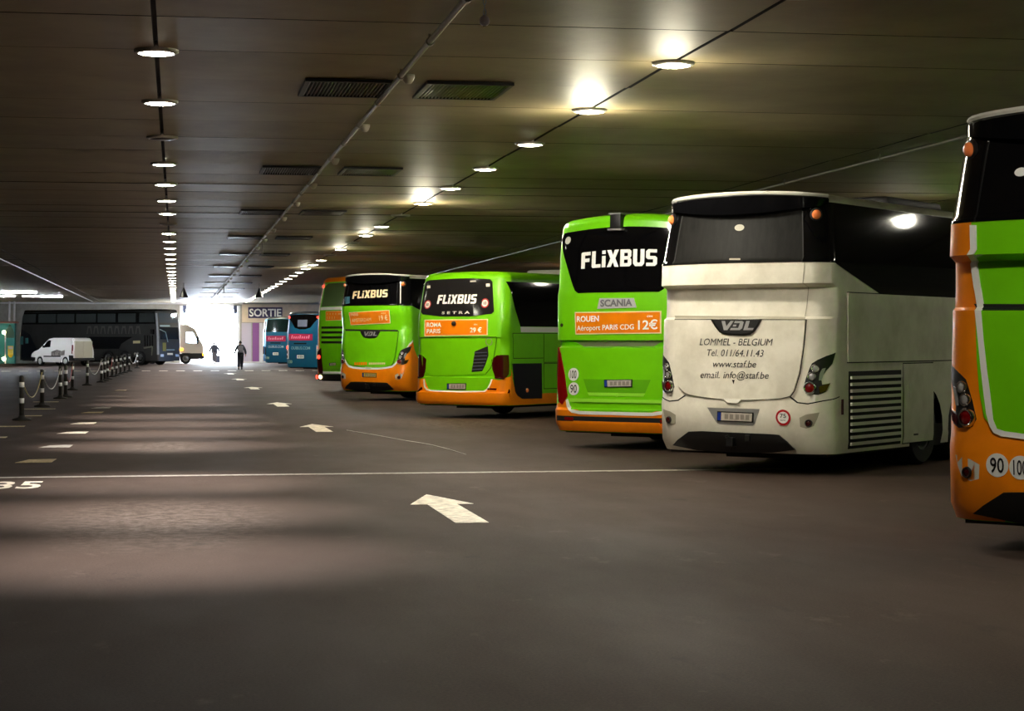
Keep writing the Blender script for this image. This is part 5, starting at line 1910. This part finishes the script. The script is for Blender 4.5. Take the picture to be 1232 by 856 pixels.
def person(label, loc, rotz, h=1.72, wide=1.0, jacket=M_JACKET, trousers=M_TROUS, stride=0.20, pack=None, lean=0.0):
    t = thing('person', label, 'person', loc, rotz)
    k = h / 1.75
    S = lambda *p: tuple(c * k for c in p)
    # skin: one figure under the clothes
    ft = stride
    J = {'pelvis': (S(0, 0, 0.95), (0.13 * k, 0.10 * k)),
         'waist': (S(0, lean * .3, 1.12), (0.125 * k, 0.09 * k)), 'chest': (S(0, lean * .7, 1.32), (0.155 * k, 0.10 * k)), 'neck': (S(0, lean, 1.50), (0.055 * k, 0.055 * k)),
         'head0': (S(0, lean + 0.02, 1.58), (0.07 * k, 0.08 * k)), 'head1': (S(0, lean + 0.03, 1.68), (0.075 * k, 0.09 * k)), 'crown': (S(0, lean + 0.02, 1.73), (0.04 * k, 0.05 * k))}
    E = [('pelvis', 'waist'), ('waist', 'chest'), ('chest', 'neck'), ('neck', 'head0'), ('head0', 'head1'), ('head1', 'crown')]
    for sg, nm in ((-1, 'l'), (1, 'r')):
        f = ft * sg
        J['sh' + nm] = (S(sg * 0.17, lean * .8, 1.43), (0.06 * k, 0.06 * k))
        J['el' + nm] = (S(sg * 0.25 * (0.7 * wide + 0.3), lean * .8 - f * 0.3 - 0.04, 1.16), (0.045 * k, 0.045 * k))
        J['wr' + nm] = (S(sg * 0.28 * (0.7 * wide + 0.3), lean * .8 - f * 0.5 + 0.03, 0.93), (0.030 * k, 0.034 * k))
        J['pa' + nm] = (S(sg * 0.28 * (0.7 * wide + 0.3), lean * .8 - f * 0.5 + 0.05, 0.86), (0.020 * k, 0.040 * k))
        J['hi' + nm] = (S(sg * 0.09, 0, 0.90), (0.095 * k, 0.10 * k))
        J['kn' + nm] = (S(sg * 0.10, f * 0.55 + 0.03, 0.50), (0.062 * k, 0.065 * k))
        J['an' + nm] = (S(sg * 0.10, f, 0.09 + (0.05 if f < 0 else 0)), (0.042 * k, 0.045 * k))
        J['to' + nm] = (S(sg * 0.11, f + 0.15, 0.045), (0.040 * k, 0.035 * k))
        E += [('chest', 'sh' + nm), ('sh' + nm, 'el' + nm), ('el' + nm, 'wr' + nm), ('wr' + nm, 'pa' + nm), ('pelvis', 'hi' + nm), ('hi' + nm, 'kn' + nm), ('kn' + nm, 'an' + nm), ('an' + nm, 'to' + nm)]
        for j in range(4):
            fx = -0.028 + 0.019 * j
            J['f%d%s' % (j, nm)] = (S(sg * 0.28 * (0.7 * wide + 0.3), lean * .8 - f * 0.5 + 0.05 + fx, 0.80 + 0.006 * abs(j - 1)), (0.009 * k, 0.009 * k))
            J['g%d%s' % (j, nm)] = (S(sg * 0.272 * (0.7 * wide + 0.3), lean * .8 - f * 0.5 + 0.055 + fx, 0.765 + 0.006 * abs(j - 1)), (0.008 * k, 0.008 * k))
            E += [('pa' + nm, 'f%d%s' % (j, nm)), ('f%d%s' % (j, nm), 'g%d%s' % (j, nm))]
        J['th' + nm] = (S(sg * 0.262 * (0.7 * wide + 0.3), lean * .8 - f * 0.5 + 0.095, 0.83), (0.010 * k, 0.010 * k))
        E += [('wr' + nm, 'th' + nm)]
    skin_body('body', J, E, M_SKIN, t, 2)
    # jacket and sleeves
    kw = k * wide
    JJ = {'hip': (S(0, 0, 0.86), (0.185 * kw, 0.145 * kw)), 'waist': (S(0, lean * .3, 1.10), (0.165 * kw, 0.125 * kw)), 'chest': (S(0, lean * .7, 1.33), (0.195 * kw, 0.135 * kw)), 'col': (S(0, lean, 1.50), (0.08 * k, 0.08 * k))}
    EE = [('hip', 'waist'), ('waist', 'chest'), ('chest', 'col')]
    for sg, nm in ((-1, 'l'), (1, 'r')):
        f = ft * sg
        for key, r in (('sh', 0.085), ('el', 0.065), ('wr', 0.05)):
            JJ[key + nm] = (J[key + nm][0], (r * kw, r * kw))
        EE += [('chest', 'sh' + nm), ('sh' + nm, 'el' + nm), ('el' + nm, 'wr' + nm)]
    skin_body('jacket', JJ, EE, jacket, t, 2)
    TT = {'hip': (S(0, 0, 0.93), (0.15 * k, 0.12 * k))}
    ET = []
    for sg, nm in ((-1, 'l'), (1, 'r')):
        for key, r in (('hi', 0.115), ('kn', 0.085), ('an', 0.062)):
            TT[key + nm] = (J[key + nm][0], (r * kw, r * kw))
        ET += [('hip', 'hi' + nm), ('hi' + nm, 'kn' + nm), ('kn' + nm, 'an' + nm)]
    skin_body('trousers', TT, ET, trousers, t, 2)
    # hair cap, ears, face
    bm = bmesh.new()
    bmesh.ops.create_uvsphere(bm, u_segments=16, v_segments=10, radius=0.105 * k)
    for v in bm.verts:
        v.co = Vector((v.co.x * 0.88, v.co.y * 1.02 + (lean + 0.008) * k, v.co.z * 0.95 + 1.665 * k))
    bmesh.ops.delete(bm, geom=[v for v in bm.verts if v.co.z < 1.60 * k or (v.co.z < 1.70 * k and v.co.y > (lean + 0.06) * k)], context='VERTS')
    obj('hair', bm, M_HAIR, t, 60)
    bm = bmesh.new()
    for sg in (-1, 1):
        bmesh.ops.create_uvsphere(bm, u_segments=8, v_segments=6, radius=0.022 * k, matrix=Matrix.Translation(S(sg * 0.088, lean + 0.03, 1.63)))
    bmesh.ops.create_cone(bm, segments=8, radius1=0.016 * k, radius2=0.004 * k, depth=0.04 * k, cap_ends=True, matrix=Matrix.Translation(S(0, lean + 0.125, 1.63)))
    obj('face_features', bm, M_SKIN, t, 60)
    for sg in (-1, 1):
        bm = bmesh.new()
        f = ft * sg
        box(bm, sg * 0.105 * k - 0.05, sg * 0.105 * k + 0.05, (f - 0.08) * k, (f + 0.20) * k, 0.0, 0.085 * k, 0.025)
        obj('shoe', bm, M_BLACK, t, 50)
    if pack:
        bm = bmesh.new()
        box(bm, -0.16 * k, 0.16 * k, (lean * .7 - 0.31) * k, (lean * .7 - 0.11) * k, 1.02 * k, 1.46 * k, 0.05)
        bp = obj('backpack', bm, pack, t, 50)
        bm = bmesh.new()
        box(bm, -0.12 * k, 0.12 * k, (lean * .7 - 0.36) * k, (lean * .7 - 0.30) * k, 1.06 * k, 1.24 * k, 0.02)
        obj('pocket', bm, pack, bp, 50)
    return t


q = on_ground(289, 444.8)
person('person in dark jacket with grey backpack walking towards the bright gateway', (q.x, q.y, 0), 0.05, 1.72, wide=1.25, pack=mat('grey_backpack', (112, 112, 122), 0.8))
q = on_ground(258, 437.9)
person('distant person in grey coat standing in the glare of the gateway', (q.x, q.y, 0), 0.3, 1.62, 1.6, jacket=mat('grey_coat', (70, 76, 96), 0.8), trousers=mat('pale_trousers', (120, 122, 134), 0.8), stride=0.10, lean=0.05)
q = on_ground(262, 437.6)
t = thing('suitcase', 'small grey suitcase beside the distant person in the gateway', 'suitcase', (q.x, q.y - 0.3, 0))
bm = bmesh.new()
box(bm, -0.19, 0.19, -0.12, 0.12, 0.06, 0.62, 0.05)
obj('case', bm, mat('suitcase_grey', (86, 92, 110), 0.5), t, 50)
bm = bmesh.new()
tube(bm, [(-0.10, -0.1, 0.60), (-0.10, -0.1, 0.95), (0.10, -0.1, 0.95), (0.10, -0.1, 0.60)], 0.012, 6)
obj('handle', bm, M_BLACK, t)
for sx in (-0.14, 0.14):
    bm = bmesh.new()
    tube(bm, [(sx - 0.02, 0, 0.035), (sx + 0.02, 0, 0.035)], 0.035, 12)
    obj('castor', bm, M_BLACK, t)

# ------------------------------------------------------------------ bollards and sagging chains
M_POST = mat('bollard_dark_grey', (58, 56, 52), 0.5)
M_BAND = mat('reflective_band_white', (250, 252, 255), 0.25)
M_BASE = mat('bollard_rubber_base', (22, 21, 20), 0.8)
post_me = lathe_me([(0.0, 0.05), (0.052, 0.05), (0.052, 0.96), (0.045, 0.985), (0.0, 1.0)], 16, M_POST, 'post')
base_me = lathe_me([(0.0, 0.0), (0.21, 0.0), (0.20, 0.03), (0.09, 0.06), (0.06, 0.11), (0.0, 0.11)], 20, M_BASE, 'base')
band_me = lathe_me([(0.053, -0.055), (0.057, -0.05), (0.057, 0.05), (0.053, 0.055)], 16, M_BAND, 'band')
BOL = [(26, 506), (50.5, 489.5), (72.5, 480), (79, 478.2), (87, 469.5), (105, 464), (122, 460.3), (126, 458.8), (129.5, 456.6), (135, 453.8), (140, 452.6), (145, 450.6), (150, 449), (155.5, 447.2), (165, 443.2)]
pos = []
for i, (u, v) in enumerate(BOL):
    q = on_ground(u, v)
    pos.append(q)
    t = thing('bollard', 'dark bollard with two white reflective bands along the left lane, %s' % ORD[i], 'bollard', (q.x, q.y, 0), 0, 'banded bollards along the left lane')
    link('base', base_me, t)
    link('post', post_me, t)
    for z in (0.78, 0.43):
        b = link('reflective_band', band_me, t)
        b.location = (0, 0, z)
M_CH = [mat('chain_plastic_yellow', (170, 150, 60), 0.5), mat('chain_plastic_white', (190, 186, 176), 0.5), mat('chain_plastic_red', (160, 40, 30), 0.5)]
for i, (a, b) in enumerate(((0, 1), (1, 2), (3, 4), (5, 6), (8, 9), (13, 14))):
    A, B = pos[a], pos[b]
    bm = bmesh.new()
    pts = []
    for k in range(13):
        f = k / 12
        pts.append((A.x + (B.x - A.x) * (0.02 + 0.96 * f), A.y + (B.y - A.y) * (0.012 + 0.976 * f), 0.90 - 0.52 * (1 - (2 * f - 1) ** 2)))
    tube(bm, pts, 0.014, 6)
    o = obj('barrier_chain', bm, M_CH[(0, 1, 2, 1, 2, 1)[i]], None, 60)
    tag(o, '%s barrier chain sagging between the %s and the next banded bollard' % (('yellow', 'white', 'red', 'white', 'red', 'white')[i], ORD[a]), 'chain', 'sagging barrier chains')

# ------------------------------------------------------------------ teal kiosk at the far left
M_TEAL = mat('kiosk_teal', (30, 140, 136), 0.5)
M_TEALD = mat('kiosk_dark_green', (8, 82, 62), 0.5)
q = at_depth(17.5, 410, 150.0)
t = thing('kiosk', 'teal kiosk with dark green pointed arches in the far left corner', 'kiosk', (q.x - 2.6, q.y, 0))
bm = bmesh.new()
box(bm, -2.6, 2.6, 0, 1.3, 0, 3.05)
obj('cabin', bm, M_TEAL, t)
bm = bmesh.new()
box(bm, -2.75, 2.8, -0.02, 1.4, 3.05, 3.2)
obj('roof_beam', bm, mat('kiosk_beam_red_brown', (150, 104, 92), 0.6), t)
for xc in (2.25, 1.2, 0.15):
    bm = bmesh.new()
    w = 0.32
    pr = [(-w, 1.95), (w, 1.95), (w, 2.35), (w * 0.72, 2.62), (0, 3.0), (-w * 0.72, 2.62), (-w, 2.35)]
    a = [bm.verts.new((xc + x, -0.03, z)) for x, z in pr]
    b = [bm.verts.new((xc + x, 0.0, z)) for x, z in pr]
    bm.faces.new(a)
    for k in range(len(pr)):
        bm.faces.new((a[k], a[(k + 1) % len(pr)], b[(k + 1) % len(pr)], b[k]))
    bmesh.ops.recalc_face_normals(bm, faces=bm.faces[:])
    obj('arch_panel', bm, M_TEALD, t)
t2 = thing('letter_box', 'yellow box mounted on the teal kiosk front', 'box', (q.x - 0.28, q.y - 0.20, 0.48))
bm = bmesh.new()
prism(bm, [(-0.19, -0.1), (0.19, -0.1), (0.19, 0.1), (-0.19, 0.1)], 0.18, 0.86)
bmesh.ops.create_cone(bm, segments=4, radius1=0.10, radius2=0.265, depth=0.18, cap_ends=True, matrix=Matrix.Translation((0, 0, 0.09)) @ Matrix.Rotation(math.pi / 4, 4, 'Z'))
obj('box_body', bm, mat('letter_box_yellow', (220, 200, 30), 0.4), t2)
bm = bmesh.new()
box(bm, -0.05, 0.05, 0.09, 0.165, 0.3, 0.7)
obj('bracket', bm, M_STEEL, t2)
bm = bmesh.new()
box(bm, -0.15, 0.15, -0.115, -0.10, 0.62, 0.80)
obj('box_label', bm, M_LOUVRE, t2)
q2 = at_depth(6.3, 410, 149.0)
t = thing('lamp_post', 'thin white post with two glowing globes before the teal kiosk', 'lamp', (q2.x, q2.y, 0))
bm = bmesh.new()
tube(bm, [(0, 0, 0), (0, 0, 2.5)], 0.045, 10)
obj('pole', bm, M_WPAINT, t, 40)
M_GLOBE = mat('glowing_globe', (255, 232, 180), 0.5, emit=30.0)
for z in (2.36, 0.38):
    bm = bmesh.new()
    bmesh.ops.create_uvsphere(bm, u_segments=16, v_segments=10, radius=0.13, matrix=Matrix.Translation((-0.10, -0.12, z)))
    obj('globe', bm, M_GLOBE, t, 60)
for i, u in enumerate((10, 16)):
    q = at_depth(u, 410, 148.5)
    bm = bmesh.new()
    tube(bm, [(q.x, q.y + 0.9, 3.21), (q.x, q.y + 0.9, CEIL - 0.005)], 0.075, 12)
    o = obj('roof_prop', bm, M_WPAINT, None, 40)
    tag(o, '%s of two short white props between kiosk roof and ceiling' % ('left' if i == 0 else 'right'), 'post', 'white props over the kiosk')
